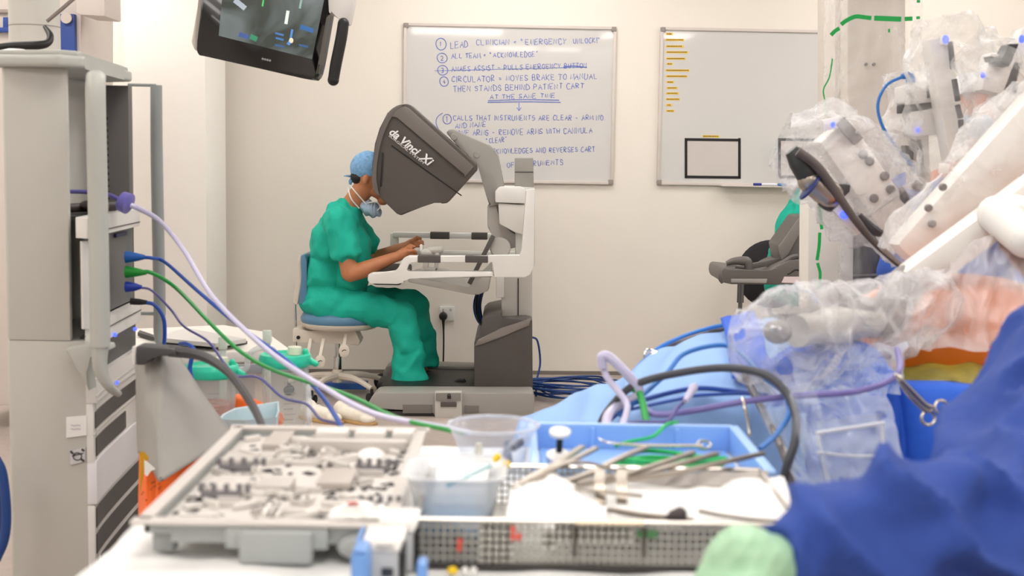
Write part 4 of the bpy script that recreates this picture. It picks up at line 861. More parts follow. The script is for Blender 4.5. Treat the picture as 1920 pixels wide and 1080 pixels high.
for P_ in ([(108, 26), (139, 26), (143, 190), (113, 190)], [(149, -20), (165, -20), (165, 11), (149, 11)], [(-20, 51), (19, 51), (19, 60), (-20, 60)], [(5, 32), (14, 32), (14, 52), (5, 52)]):
    b = B(); pxprism(b, P_, 6.17, .04, .004); obj('blue_panel', b, rb_, shelf)
b = B(); pxprism(b, [(-60, 17), (20, 17), (20, 24), (-60, 24)], 6.18, .03, .003); obj('ledge', b, M('ledge_taupe', (168, 156, 148), .5), shelf)
b = B(); pxprism(b, [(142, -20), (196, -18), (197, 31), (150, 28), (142, 24)], 6.0, .25, .01); obj('side_box', b, wcm, shelf)
b = B(); b.lathe(at(125, 34, 6.165), [(.025, 0), (.025, .01)], 24, (0, -1, 0)); obj('round_knob', b, wcm, shelf)
b = B(); wA = wp(148, 31, .01); wB = wp(178, 260, .01)
b.prism([wp(149, 26, .004), wp(178, 26, .004), wp(178, 420, .004), wp(149, 420, .004)], WN*.03, .003); wdw = struct('window_1', b, M('daylit_pane', (255, 255, 255), .3, emit=1.3, var=0))
wdw['kind'] = 'structure'
b = B(); b.tube([at(-8, 860, 3.2), at(5, 890, 3.2), at(12, 960, 3.2), at(8, 1010, 3.2), at(-8, 1050, 3.2)], .012, 10); b.tube([at(-12, 880, 3.22), at(2, 930, 3.22), at(3, 990, 3.22), at(-12, 1040, 3.22)], .010, 8)
tag(obj('cable', b, cbl), 'thick blue cable loop hanging at the bottom left edge beside the cart', 'cable')

# ================================================================ MONITOR hanging from above
mt = thing('monitor', 'black flat monitor tilted on its ceiling arm above the empty wall', 'monitor', at(490, 60, 5))
gl = M('gloss_black', (16, 14, 14), .12, coat=.6)
def mp(x, y, o=0): return at(x, y, 5.0+o+(x-370)*.0006)
bz = smooth2([(372, 60), (369, 92), (374, 103), (386, 106), (480, 127), (572, 148), (584, 148), (592, 138), (600, 100)], 2, False)+[(640, -130), (400, -180)]
b = B(); b.prism([mp(x, y) for x, y in bz], (.02, .06, 0), .006); mb = obj('bezel', b, gl, mt, 35)
b = B(); b.prism([mp(x, y, .03) for x, y in [(384, -180), (372, 0), (358, 78), (364, 94), (374, 98), (420, 60), (440, -180)]], (.0, .09, 0), .012); obj('back_shell', b, M('shell_white', (214, 208, 198), .45), mt)
# screen: dark picture with soft grey-green shapes and blue read-outs
sm = bpy.data.materials.new('screen_picture'); sm.use_nodes = True; nt = sm.node_tree; N_ = nt.nodes; L_ = nt.links; p_ = N_['Principled BSDF']
tc = N_.new('ShaderNodeTexCoord'); nz = N_.new('ShaderNodeTexNoise'); nz.inputs['Scale'].default_value = 5; nz.inputs['Detail'].default_value = 3; nz.inputs['Distortion'].default_value = 1
L_.new(tc.outputs['Object'], nz.inputs['Vector']); rp = N_.new('ShaderNodeValToRGB'); rp.color_ramp.elements[0].position = .4; rp.color_ramp.elements[0].color = (*lin((70, 76, 68)), 1); rp.color_ramp.elements[1].position = .75; rp.color_ramp.elements[1].color = (*lin((150, 160, 160)), 1)
L_.new(nz.outputs['Fac'], rp.inputs['Fac']); p_.inputs['Base Color'].default_value = (.01, .01, .01, 1); p_.inputs['Roughness'].default_value = .15
L_.new(rp.outputs['Color'], p_.inputs['Emission Color']); p_.inputs['Emission Strength'].default_value = .75
b = B(); b.prism([mp(x, y, -.002) for x, y in [(410, 67), (585, 111), (632, -120), (430, -150)]], (0, .003, 0)); scn = obj('screen', b, sm, mt)
for (x0, y0, x1, y1, w_, c_) in ((563, 50, 588, 58, .018, (50, 90, 140)), (448, 64, 466, 70, .018, (60, 80, 130)), (469, 68, 482, 74, .02, (50, 120, 90)), (516, 62, 532, 66, .008, (60, 100, 150)), (517, 71, 532, 75, .008, (60, 100, 150)), (515, 84, 533, 88, .008, (50, 80, 120)), (560, 84, 578, 88, .008, (50, 80, 120)), (545, 72, 548, 55, .008, (70, 120, 180)), (540, 84, 546, 74, .012, (70, 120, 180)), (494, 0, 492, 12, .006, (70, 170, 90)), (540, 20, 536, 45, .012, (190, 200, 195)), (566, -5, 562, 16, .008, (120, 150, 145)), (440, 0, 460, 16, .02, (150, 160, 170))):
    b = B(); b.ribbon([mp(x0, y0, -.005), mp(x1, y1, -.005)], w_, (0, -1, 0)); obj('readout', b, M('readout_%d_%d_%d' % c_, c_, .3, emit=.8), scn)
b = B(); b.ball(mp(546, 76, -.006), (.008, .002, .01)); obj('readout', b, M('readout_cream', (220, 190, 160), .3, emit=.8), scn)
b = B()
for k in range(4): b.ribbon([mp(491+k*4.5, 109+k*1.1, -.004), mp(494+k*4.5, 111.5+k*1.1, -.004)], .008, (0, -1, 0))
obj('logo', b, M('logo_grey', (150, 150, 148), .4), mb)
b = B(); pxprism(b, [(612, -60), (670, -60), (664, 0), (655, 46), (640, 44), (638, 30), (616, 25)], 5.1, .08, .01); obj('support_arm', b, M('support_white', (216, 212, 208), .4), mt)
b = B(); b.tube([at(644, 42, 5.08), at(640, 70, 5.08), at(630, 120, 5.08), at(625, 150, 5.08)], [.021, .022, .022, .021], 16); b.ball(at(625, 150, 5.08), .022); b.ball(at(644, 44, 5.08), .0215); obj('grip', b, blkp, mt)
b = B(); b.lathe((at(640, -80, 5.2).x, 5.2, at(640, -60, 5.2).z-.1), [(.04, 0), (.04, ZC-at(640, -60, 5.2).z+.1)], 20); b.beam(at(560, -90, 5.12), at(650, -60, 5.18), .08, .08, .01); obj('ceiling_post', b, MATS['support_white'], mt)

# ================================================================ COUNTER, CANISTERS, BIN, BAGS (mid left)
tro = thing('trolley', 'white-topped trolley with papers and a side rail behind the suction canisters', 'trolley', (at(400, 640, 4.4).x, 4.4, 0))
c4 = [atz(240, 668, .70), atz(545, 655, .70), atz(500, 622, .70), atz(420, 609, .70), atz(250, 616, .70)]
b = B(); b.prism([p-V((0, 0, .035)) for p in c4], (0, 0, .035), .006); obj('top', b, M('trolley_top', (226, 222, 214), .35), tro)
b = B(); b.prism([V((c4[0].x+.1, c4[0].y+.1, .1)), V((c4[1].x-.12, c4[1].y+.06, .1)), V((c4[2].x-.1, c4[2].y-.1, .1)), V((c4[4].x+.05, c4[4].y-.1, .1))], (0, 0, .56), .01); obj('body', b, M('trolley_body', (202, 196, 190), .45), tro)
for p in (c4[0]+V((.15, .15, 0)), c4[1]+V((-.18, .1, 0)), c4[2]+V((-.15, -.15, 0)), c4[4]+V((.1, -.15, 0))):
    b = B(); b.ball((p.x, p.y, .05), .05); obj('castor', b, blkp, tro)
b = B(); p, q = atz(330, 690, .70), atz(600, 660, .70); b.beam(c4[0]+V((.05, -.03, -.05)), c4[1]+V((0, -.03, -.05)), .012, .03, .002); obj('side_rail', b, MATS['silver_strip'], tro)
lp = thing('laptop', 'thin closed silver laptop lying on the white trolley top', 'laptop', atz(370, 645, .715))
b = B(); b.prism([atz(290, 640, .715), atz(405, 652, .715), atz(462, 643, .715), atz(350, 622, .715)], (0, 0, .014), .003); obj('lid', b, M('laptop_silver', (206, 204, 200), .35, metal=.2), lp)
b = B(); b.prism([atz(290, 642, .702), atz(405, 654, .702), atz(464, 645, .702), atz(350, 624, .702)], (0, 0, .010), .002); obj('base', b, M('laptop_edge', (48, 44, 44), .4), lp)
b = B(); b.prism([atz(258, 630, .704), atz(292, 640, .704), atz(288, 634, .704), atz(262, 625, .704)], (0, 0, .012), .002); tag(obj('remote_control', b, blkp), 'small dark handset on the trolley top next to the laptop', 'handset')
tealm = M('teal_lid', (44, 200, 164), .3, var=.12, vscale=20, sss=.1)
canm = FILM('canister_clear', (232, 234, 232), .12, .3, rough=.15, scale=3, bump=.1)
def canister(x, y, Yc, rad, lbl, fluid):
    c = at(x, y, Yc); H = .21; t = thing('suction_canister', lbl, 'canister', c-V((0, 0, H)), 'suction canisters')
    b = B(); b.lathe(c-V((0, 0, H)), [(.01, 0), (rad*.8, 0), (rad*.83, .01), (rad*.95, H-.02), (rad*.95, H)], 36); obj('jar', b, canm, t)
    if fluid:
        b = B(); b.lathe(c-V((0, 0, H-.004)), [(.01, 0), (rad*.76, .0), (rad*.84, H*.55), (.01, H*.55)], 30); obj('fluid', b, FILM('pink_fluid', (240, 150, 130), .2, .55, scale=12), t)
    b = B(); b.lathe(c-V((0, 0, .02)), [(rad*.98, 0), (rad*1.04, .006), (rad*1.06, .02), (rad, .032), (rad*.85, .034), (rad*.8, .026), (rad*.4, .028), (.01, .03)], 40); ld = obj('lid', b, tealm, t, 60)
    b = B(); b.lathe(c+V((rad*.35, .01, .01)), [(.02, 0), (.018, .02), (.008, .022)], 18); obj('port', b, M('port_cream', (226, 226, 204), .4), ld)
    b = B(); b.cap(c+V((rad*.8, 0, .0)), .011, c+V((rad*1.25, -.01, -.012)), .008); b.cap(c+V((rad*.85, .0, .008)), .008, c+V((rad*.8, 0, .02)), .008); obj('spout', b, tealm, ld)
    b = B()
    for k in range(9): zz = c.z-.055-k*.014; b.ribbon([V((c.x+rad*.93*math.sin(a_), c.y-rad*.94*math.cos(a_), zz)) for a_ in (.1, .25, .4, .5 if k % 2 else .62)], .0015, (0, -1, 0))
    obj('graduation_marks', b, M('mark_grey', (150, 150, 150), .5), t)
    return c
ca = canister(396, 692, 3.5, .070, 'suction canister with teal lid and pinkish fluid, the left one', True)
cb = canister(535, 672, 3.5, .066, 'empty suction canister with teal lid, right of the pinkish one', False)
cartm = M('low_trolley_grey', (200, 196, 190), .4)
lt = thing('low_trolley', 'low grey trolley carrying the suction canisters and blue bin, hidden behind the plastic tray', 'trolley', (at(450, 800, 3.4).x, 3.4, 0))
xl_, xr_ = at(345, 700, 3.62).x, at(590, 700, 3.62).x; zl = ca.z-.212
xf_ = at(330, 700, 3.0).x
b = B(); b.prism([(xf_, 3.0, zl-.03), (xr_, 3.0, zl-.03), (xr_, 3.75, zl-.03), (xl_, 3.75, zl-.03), (xl_, 3.5, zl-.03)], (0, 0, .03), .008); obj('top', b, cartm, lt)
for x_, yy_ in ((xf_+.05, (3.08,)), (xl_+.03, (3.7,)), (xr_-.03, (3.05, 3.7))):
    for Y_ in yy_: b = B(); b.lathe((x_, Y_, .0), [(.02, 0), (.02, .05), (.012, .055), (.012, zl-.03)], 12); obj('leg', b, MATS['silver_strip'], lt)
if cb.z-.21 > zl+.002: b = B(); b.box(cb.x-.05, cb.x+.05, cb.y-.05, cb.y+.05, zl, cb.z-.211, .004); tag(obj('canister_stand', b, wht), 'small white block under the right suction canister', 'stand')
tabm = M('pale_tab', (214, 224, 212), .4)
for k, (x, y, Y, lb) in enumerate(((383-28+0, 0, 0, ''), (418, 655, 3.66, 'pale green upright clip standing behind the left canister'), (501, 643, 3.66, 'pale green upright clip standing behind the right canister'))):
    if not lb: continue
    p = at(x, y, Y+.05); b = B(); b.box(p.x-.010, p.x+.010, p.y-.004, p.y+.004, zl, p.z+.035, .003); b.box(p.x-.012, p.x+.012, p.y-.008, p.y+.006, p.z, p.z+.036, .003); tag(obj('upright_clip', b, tabm), lb, 'clip')
b = B(); b.tube([at(448, 693, 3.6), at(462, 690, 3.6), at(465, 672, 3.6), at(475, 658, 3.6), at(492, 652, 3.6), at(512, 656, 3.6), at(510, 664, 3.6)], .008, 10); tag(obj('connecting_tube', b, FILM('clear_tube', (240, 240, 242), .3, .6, scale=20)), 'short clear tube joining the two teal canister lids', 'tube')
b = B(); b.tube([at(552, 685, 3.52), at(572, 700, 3.5), at(578, 740, 3.48), at(579, 800, 3.45), V((at(579, 800, 3.45).x, 3.4, .2)), V((at(579, 800, 3.45).x-.05, 3.38, .01))], .008, 10); tag(obj('suction_tube', b, MATS['clear_tube']), 'clear tube hanging down along the right canister', 'tube')
# pale blue bin
bn = thing('bin', 'pale blue plastic tub with a sloping rim in front of the suction canisters', 'tub', at(470, 815, 3.2))
rim = [at(409, 786, 3.1), at(418, 776, 3.2), at(440, 765, 3.35), at(523, 752, 3.4), at(524, 770, 3.3), at(519, 782, 3.12), at(460, 788, 3.08)]
zb_ = zl+.002; b = B(); n_ = len(rim); cx_ = sum((p for p in rim), V((0, 0, 0)))/n_
o_ = [b.bm.verts.new(p) for p in rim]; i_ = [b.bm.verts.new(p+(cx_-p)*.07-V((0, 0, .002))) for p in rim]; ob = [b.bm.verts.new(V((cx_.x+(p.x-cx_.x)*.8, cx_.y+(p.y-cx_.y)*.8, zb_))) for p in rim]; ib = [b.bm.verts.new(V((cx_.x+(p.x-cx_.x)*.74, cx_.y+(p.y-cx_.y)*.74, zb_+.006))) for p in rim]
for k in range(n_):
    j = (k+1) % n_
    for A1_, B1_ in ((o_, ob), (i_, ib), (o_, i_)): b.bm.faces.new((A1_[k], A1_[j], B1_[j], B1_[k]))
b.bm.faces.new(ob); b.bm.faces.new(ib); obj('tub_body', b, M('pale_blue_plastic', (196, 216, 222), .35, sss=.1), bn)
# grey sheet over the stand
gsh = M('grey_cloth', (156, 153, 147), .8, bump=.1, var=.03, vscale=3)
def poly_sheet(name, top, bot, mat, label, cat, th=.004, amp=.01, nu=30, nv=30, seed=0):
    """cloth between an upper and a lower edge (lists of px,py,Y)"""
    TT = [at(*p) for p in top]; BB = [at(*p) for p in bot]
    def ev(Q, u):
        t = u*(len(Q)-1); i = min(int(t), len(Q)-2); f = t-i; return Q[i]*(1-f)+Q[i+1]*f
    b = B(); b.grid(lambda u, v: ev(TT, u)*(1-v)+ev(BB, u)*v+V((0, -1, 0))*(amp*2*math.sin(math.pi*v)*.6+amp*noise.noise(V((u*5+seed, v*3, 1)))+amp*.5*noise.noise(V((u*14, v*7+seed, 2)))), nu, nv)
    return tag(obj(name, b, mat, None, 180, solid=th), label, cat)
st_ = thing('stand', 'low metal stand under the grey cloth and the orange bag beside the equipment cart', 'stand', (at(300, 900, 3.0).x, 3.0, 0))
b = B(); px_ = at(290, 800, 3.02).x; b.lathe((px_, 3.02, .02), [(.015, 0), (.015, .78)], 12); b.beam((px_-.12, 3.02, .03), (px_+.1, 3.02, .03), .03, .03, .004); obj('post', b, chrm, st_)
poly_sheet('grey_cloth', [(256, 650, 3.0), (275, 657, 2.9), (305, 660, 2.9), (332, 664, 3.0)], [(260, 850, 2.95), (272, 852, 2.8), (299, 905, 2.7), (438, 818, 2.85)], gsh, 'smooth grey cloth draped over a stand right of the equipment cart', 'cloth', amp=.006)
orm = M('orange_bag', (255, 112, 34), .45, var=.05, vscale=20, bump=.1, sss=.1)
ob_ = poly_sheet('orange_waste_bag', [(262, 838, 2.96), (275, 850, 2.9), (300, 880, 2.9), (385, 850, 2.9)], [(264, 1300, 2.85), (270, 1300, 2.6), (320, 1250, 2.6), (400, 1200, 2.8)], orm, 'bright orange waste bag beside the cart, below the grey cloth', 'bag', amp=.008)
b = B(); b.ribbon([at(262, 850, 2.6), at(270, 852, 2.6), at(276, 862, 2.6)], .01, (0, -1, 0)); b.prism([at(x, y, 2.72) for x, y in ((263, 848), (271, 852), (268, 890), (262, 925))], (0, .004, 0)); obj('yellow_flap', b, M('mustard', (196, 146, 20), .5), ob_)
b = B(); b.prism([at(x, y, 2.7) for x, y in ((270, 862), (290, 880), (283, 883), (276, 893), (271, 890))], (0, .004, 0)); obj('white_print', b, wht, ob_)
b = B()
for k in range(14): x = 263+random.random()*45; y = 950-(x-263)*.9-random.random()*30; b.ribbon([at(x, y, 2.58), at(x+3, y-2, 2.58)], .0015, (0, -1, 0))
obj('black_print', b, blk, ob_)
b = B(); b.box(at(440, 760, 3.6).x, at(520, 760, 3.6).x, 3.6, 3.7, zl, at(440, 790, 3.6).z+.01, .01); b.prism([at(435, 742, 3.66), at(470, 755, 3.62), at(514, 772, 3.55), at(530, 795, 3.5), at(436, 795, 3.6)], (0, .06, 0), .01); tag(obj('orange_waste_bag', b, orm), 'small orange bag peeking out between the canisters behind the pale blue tub', 'bag')

# ================================================================ CABLES FROM THE CART
def cable(pts, r, mat, label, name='cable', n=8, cat='cable', parts=()):
    b = B(); b.tube([at(*p) for p in pts], r, 8, n=n); o = obj(name, b, mat); tag(o, label, cat)
    for nm, c0, c1, rr, m_ in parts:
        b = B(); b.tube([at(*c0), at(*[(c0[i]*.45+c1[i]*.55) for i in range(3)]), at(*c1)], rr, 10, False); obj(nm, b, m_, o)
    return o
lil = M('lilac_tube', (198, 195, 222), .3, sss=.2); grn = M('green_cable', (30, 150, 66), .4); blu = M('blue_cable_mid', (36, 78, 170), .4); nav = M('violet_navy_cable', (92, 90, 150), .4)
YC = 3.72
o = cable([(240, 383, 3.6), (262, 392, 3.6), (300, 415, 3.55), (345, 470, 3.4), (400, 558, 3.2), (500, 655, 2.9), (600, 722, 2.6), (700, 775, 2.3), (835, 802, 2.1), (880, 812, 2.06)], [.0075, .0065, .006, .0055, .005], lil, 'pale lilac tube curving from the cart shelf down to the instrument table')
b = B(); b.lathe(at(238, 381, 3.6), [(.012, -.02), (.034, -.016), (.036, .006), (.012, .012)], 24, V((.9, -.1, -.35)), sy=.8); obj('disc_connector', b, M('lilac_disc', (110, 104, 180), .4), o)
b = B(); b.tube([at(128, 359, 3.7), at(165, 360, 3.68), at(200, 364, 3.66), at(232, 378, 3.62)], .006, 8); obj('upstream_tube', b, M('lilac_disc', (110, 104, 180), .4), o)
cable([(262, 482, YC), (285, 484, YC), (310, 492, YC), (370, 545, 3.5), (450, 612, 3.2), (540, 678, 3.0), (600, 738, 2.8), (640, 800, 2.5), (655, 835, 2.4)], .005, blu, 'blue cable from the upper cart socket sweeping down past the stool', parts=[('plug', (236, 482, YC), (272, 482, YC), [.018, .012, .006], M('plug_blue', (20, 90, 170), .4))])
cable([(262, 510, YC), (285, 512, YC), (330, 540, YC), (400, 612, 3.4), (455, 662, 3.2), (520, 697, 3.0), (650, 740, 2.6), (740, 782, 2.25), (835, 805, 2.08), (870, 812, 2.05)], [.006, .005, .0045, .004], grn, 'green cable from the cart running beside the lilac tube to the table', parts=[('plug', (236, 510, YC), (275, 511, YC), [.018, .012, .006], M('plug_green', (10, 140, 40), .4))])
cable([(262, 539, YC), (285, 545, YC), (320, 580, YC), (345, 612, 3.6), (390, 640, 3.5), (420, 680, 3.4), (445, 705, 3.3), (485, 708, 3.2), (530, 745, 3.1), (575, 758, 3.0), (600, 785, 2.8), (635, 797, 2.6), (660, 830, 2.4)], .0034, nav, 'thin violet cable from the lowest blue plug wandering across both canisters', parts=[('plug', (236, 538, YC), (266, 538, YC), [.016, .012, .005], M('plug_navy', (20, 54, 160), .4))])
cable([(272, 567, YC), (290, 572, YC), (306, 595, YC), (309, 625, YC), (306, 660, YC)], .0055, blu, 'short blue cable bending down beside the rear cart handle', parts=[('plug', (245, 565, YC), (276, 567, YC), [.01, .009, .006], blkp)])
cable([(338, 645, 3.5), (350, 645, 3.45), (362, 656, 3.4), (356, 690, 3.4), (361, 715, 3.4)], .006, blu, 'short blue cable end dangling in front of the left canister')
cable([(318, 658, 2.86), (380, 668, 2.84), (430, 700, 2.78), (470, 755, 2.65), (492, 800, 2.5), (500, 830, 2.4)], [.0125, .011, .0095, .0085, .007, .006], M('charcoal_cable', (66, 64, 66), .45), 'thick charcoal light cable arching from the cart down behind the plastic tray')
b = B(); pxprism(b, [(254, 650), (262, 649), (325, 655), (330, 668), (300, 668), (285, 667), (277, 680), (270, 685), (255, 685)], 2.83, .06, .008); hg = tag(obj('angled_connector', b, M('charcoal_cable', (66, 64, 66), .45)), 'charcoal angled connector plugged into the dark module of the cart', 'connector')
b = B(); pxprism(b, [(247, 650), (256, 649), (254, 686), (248, 685)], 2.84, .06, .005); obj('connector_rim', b, cw, hg)
# ================================================================ OPERATING TABLE, PATIENT, DRAPES
opt = thing('operating_table', 'operating table under the blue drapes that carries the patient', 'operating table', (.75, 2.95, 0))
b = B(); b.box(.1, 1.5, 2.75, 3.2, .5, .58, .03); obj('table_top', b, M('table_black', (40, 40, 44), .5), opt)
b = B(); b.box(.6, .95, 2.85, 3.1, .1, .5, .02); obj('pedestal', b, chrm, opt)
b = B(); b.box(.4, 1.2, 2.7, 3.25, 0, .1, .03); obj('foot', b, M('table_foot', (150, 150, 152), .4), opt)
# iodine painted belly
pt = thing('person', 'patient lying under the drapes, only the orange iodine painted belly bare', 'person', at(1790, 720, 2.9))
iod = M('iodine_skin', (226, 118, 8), .4, var=.12, vscale=7, sss=.1)
b = B(); c = at(1800, 640, 2.9); b.ball(c+V((0, 0, -.02)), (.30, .2, .17)); b.ball(c+V((-.18, .05, -.1)), (.2, .16, .11)); b.ball(c+V((.35, .05, -.02)), (.3, .2, .16)); b.cap(c+V((-.2, .12, -.14)), .08, c+V((-.4, .14, -.32)), .06); b.cap(c+V((-.2, .0, -.14)), .08, c+V((-.4, .02, -.34)), .06)
b.cap(c+V((.6, .05, 0)), .06, c+V((.8, .05, .02)), .06); b.ball(c+V((.92, .05, .04)), (.11, .08, .09))
organic('body', b, iod, pt, .014, 4)
lbd = M('light_blue_drape', (142, 178, 226), .85, var=.03, vscale=5, bump=.1, bscale=120); rbd = M('royal_blue_drape', (36, 92, 200), .75, var=.06, vscale=6, bump=.15, bscale=60)
def path_at(P, u):
    t = u*(len(P)-1); i = min(int(t), len(P)-2); f = t-i; return P[i]*(1-f)+P[i+1]*f
ridge = catmull([at(*p) for p in [(985, 812, 3.0), (1040, 782, 3.1), (1090, 748, 3.2), (1140, 737, 3.2), (1190, 692, 3.2), (1245, 658, 3.2), (1300, 635, 3.2), (1380, 612, 3.2), (1450, 605, 3.1), (1500, 640, 3.0), (1530, 690, 2.9)]], 6)
frnt = catmull([at(*p) for p in [(960, 850, 2.6), (1030, 830, 2.55), (1100, 800, 2.5), (1160, 780, 2.45), (1200, 760, 2.4), (1250, 745, 2.35), (1300, 745, 2.35), (1380, 760, 2.35), (1430, 775, 2.35), (1480, 785, 2.35), (1510, 795, 2.35)]], 6)
def drp(u, v):
    R_, F_ = path_at(ridge, u), path_at(frnt, u)
    if v < .2: q = R_+V((0, .35*(1-v/.2), 0)); q.z = R_.z-(1-v/.2)**2*.6
    elif v < .65:
        t = (v-.2)/.45; q = R_*(1-t)+F_*t; q.z += .05*(1-.8*u)*math.sin(math.pi*t)
    else: t = (v-.65)/.35; q = F_.copy(); q.z = F_.z*(1-t)+.35*t; q.y -= .05*math.sin(t*1.5)
    n1 = noise.noise(V((u*9, v*4, 3))); n2 = .3-abs(noise.noise(V((u*7+v*3, v*2, 9))))
    return q+V((0, -.6, .8))*(.018*n1+.03*n2)
b = B(); b.grid(drp, 90, 60); tag(obj('leg_drape', b, lbd, None, 180, solid=.003), 'large pale blue drape sloping over the patient\'s legs', 'drape')
b = B(); b.grid(lambda u, v: at(1350+62*u+22*v+10*v*u, 622+118*v-16*u, 3.05-.6*v)+V((0, -.0, .03+.015*math.sin(3.1*v)))+V((0, -1, .5))*.01*noise.noise(V((u*3, v*6, 0))), 12, 24); tag(obj('blue_drape_strip', b, rbd, None, 180, solid=.003), 'royal blue strip of drape lying on the pale blue drape beside the wrist film', 'drape')
# royal blue drape round the patient's side with the forceps
T_ = catmull([at(*p) for p in [(1430, 685, 2.5), (1500, 640, 2.55), (1560, 630, 2.58), (1620, 645, 2.58), (1660, 690, 2.55), (1680, 712, 2.5), (1760, 716, 2.45), (1830, 722, 2.45), (1900, 712, 2.45), (1990, 705, 2.45)]], 6)
def rdr(u, v):
    q = path_at(T_, u); q = q+V((0, -.18*math.sin(min(1, v*2)*1.57), -.62*max(0, v-.12)))
    return q+V((0, -1, .2))*(.02*noise.noise(V((u*9, v*3, 5)))+.03*(.25-abs(noise.noise(V((u*6+v*2, v*2, 1))))))
b = B(); b.grid(rdr, 80, 40); tag(obj('side_drape', b, rbd, None, 180, solid=.004), 'royal blue drape hanging below the orange belly with the forceps clipped on', 'drape')
b = B(); b.grid(lambda u, v: at(1655+240*u, 684+36*v+4*math.sin(u*9), 2.62-.12*v)+V((0, -.012*math.sin(u*14), .01*noise.noise(V((u*5, v, 2))))), 40, 8)
tag(obj('incise_edge', b, M('olive_adhesive', (128, 118, 34), .35, var=.3, vscale=18), None, 180, solid=.002), 'olive tinted sticky film edge between the orange skin and the royal blue drape', 'drape edge')
# more drape above the belly on the right so the orange is framed
# forceps
fc = thing('forceps', 'steel ring-handled forceps clipped to the royal blue drape', 'forceps', at(1740, 770, 2.25))
stl_ = M('steel', (196, 190, 182), .22, metal=.9)
YF = 2.2
for (pts, rc, rx_, ry_) in (([(1690, 712), (1712, 735), (1735, 758), (1747, 764)], (1765, 764), 13, 12), ([(1686, 716), (1706, 742), (1728, 764), (1738, 772)], (1740, 784), 13, 12)):
    b = B(); b.tube([at(x, y, YF) for x, y in pts], [.003, .0042, .004, .0045], 8); c_ = at(*rc, YF); b.torus(c_, .0115, .0028, (.1, -1, .2)); obj('handle', b, stl_, fc)
b = B(); b.cap(at(1686, 710, YF), .006, at(1680, 704, YF), .004); b.tube([at(1736, 766, YF), at(1742, 770, YF), at(1748, 766, YF)], .003, 6); obj('joint', b, stl_, fc)
# clear fluid pouch
flp = FILM('pouch_film', (222, 232, 246), .08, .36, rough=.12, scale=4, bump=.4)
pch = hang('drape_pouch', (1395, 700), (1660, 740), (1700, 880), (1500, 935), 2.3, 2.0, 'clear plastic collecting pouch hanging below the draped robot wrist', flp, .05, 12, 50, 40, 'pouch')
pkt = None
b = B(); b.grid(lambda u, v: at(1530+125*u+10*v*(1-u), 790+130*v-16*u, 2.02-.02*math.sin(u*3.1))+V((0, .012*noise.noise(V((u*4, v*4, 7))), 0)), 24, 24); pkt = tag(obj('pouch_pocket', b, FILM('pocket_film', (232, 240, 248), .2, .45, rough=.2, scale=3), None, 180), 'rectangular stiff clear pocket in front of the collecting pouch', 'pouch')
P_ = [at(1538, 806, 2.0), at(1655, 790, 2.0), at(1654, 850, 1.99), at(1545, 850, 1.99)]
b = B(); em = M('white_film_seam', (226, 232, 240), .3, sss=.2)
b.tube([at(1530, 812, 2.0), at(1590, 803, 2.0), at(1658, 793, 2.0)], .0035, 6); b.tube([at(1532, 848, 1.99), at(1600, 855, 1.99), at(1650, 854, 1.99)], .0025, 6); b.tube([at(1654, 794, 2.0), at(1657, 850, 1.99), at(1661, 900, 1.98)], .003, 6); b.tube([at(1560, 922, 1.98), at(1610, 912, 1.98), at(1664, 895, 1.98)], .004, 6); b.tube([at(1532, 812, 2.0), at(1545, 870, 1.99), at(1560, 922, 1.98)], .003, 6)
obj('welded_edge', b, em, pkt)
hang('film_fold', (1480, 740), (1530, 735), (1580, 930), (1530, 960), 2.05, 1.95, 'narrow folded strip of clear film left of the pouch pocket', flp, .025, 21, 16, 30)
hang('film_cover', (1480, 655), (1700, 640), (1690, 740), (1500, 760), 2.45, 2.3, 'shiny clear film lying on royal blue drape below the robot wrist', flp, .04, 31, 40, 30)

# cables on the pale drape
dch = M('dark_grey_cable', (72, 74, 80), .45)
cable([(1462, 990, 2.08), (1466, 930, 2.07), (1474, 880, 2.06), (1492, 820, 2.08), (1487, 760, 2.15), (1445, 708, 2.2), (1370, 690, 2.25), (1280, 698, 2.28), (1190, 722, 2.3), (1140, 770, 2.3), (1120, 810, 2.3)], .007, dch, 'thick dark grey cable arching over the pale drape and down right of the blue tray')
cable([(1000, 810, 2.9), (1110, 790, 2.8), (1160, 745, 2.9), (1200, 690, 3.05), (1240, 658, 3.1), (1300, 634, 3.1), (1370, 612, 3.1), (1400, 605, 3.05)], .006, M('taupe_cable', (110, 102, 98), .45), 'grey-brown cable running along the crest of the pale drape')
cable([(1120, 790, 2.7), (1160, 730, 2.85), (1220, 664, 3.05), (1270, 635, 3.1), (1330, 615, 3.1), (1395, 603, 3.05)], .005, bl, 'blue cable clipped along the crest of the pale blue drape')
cable([(1160, 780, 2.3), (1200, 745, 2.3), (1250, 700, 2.35), (1280, 665, 2.4), (1330, 649, 2.4), (1370, 650, 2.4), (1400, 672, 2.35), (1430, 705, 2.25), (1468, 735, 2.2), (1480, 775, 2.15), (1455, 815, 2.1), (1425, 842, 2.05)], .0045, bl, 'blue cable making a big bow over the drape and down to the blue tray corner')
cable([(1130, 690, 2.3), (1128, 670, 2.3), (1140, 668, 2.3), (1165, 690, 2.3), (1190, 718, 2.3), (1197, 740, 2.3), (1160, 760, 2.3), (1140, 780, 2.25), (1135, 815, 2.2)], .0085, lil, 'lilac tube forming a small upright loop at the left end of the pale drape')
cable([(1130, 688, 2.31), (1140, 710, 2.3), (1160, 735, 2.28), (1176, 760, 2.26), (1170, 790, 2.22), (1160, 812, 2.2)], .006, lil, 'thin lilac tube dropping from the small loop towards the tray')
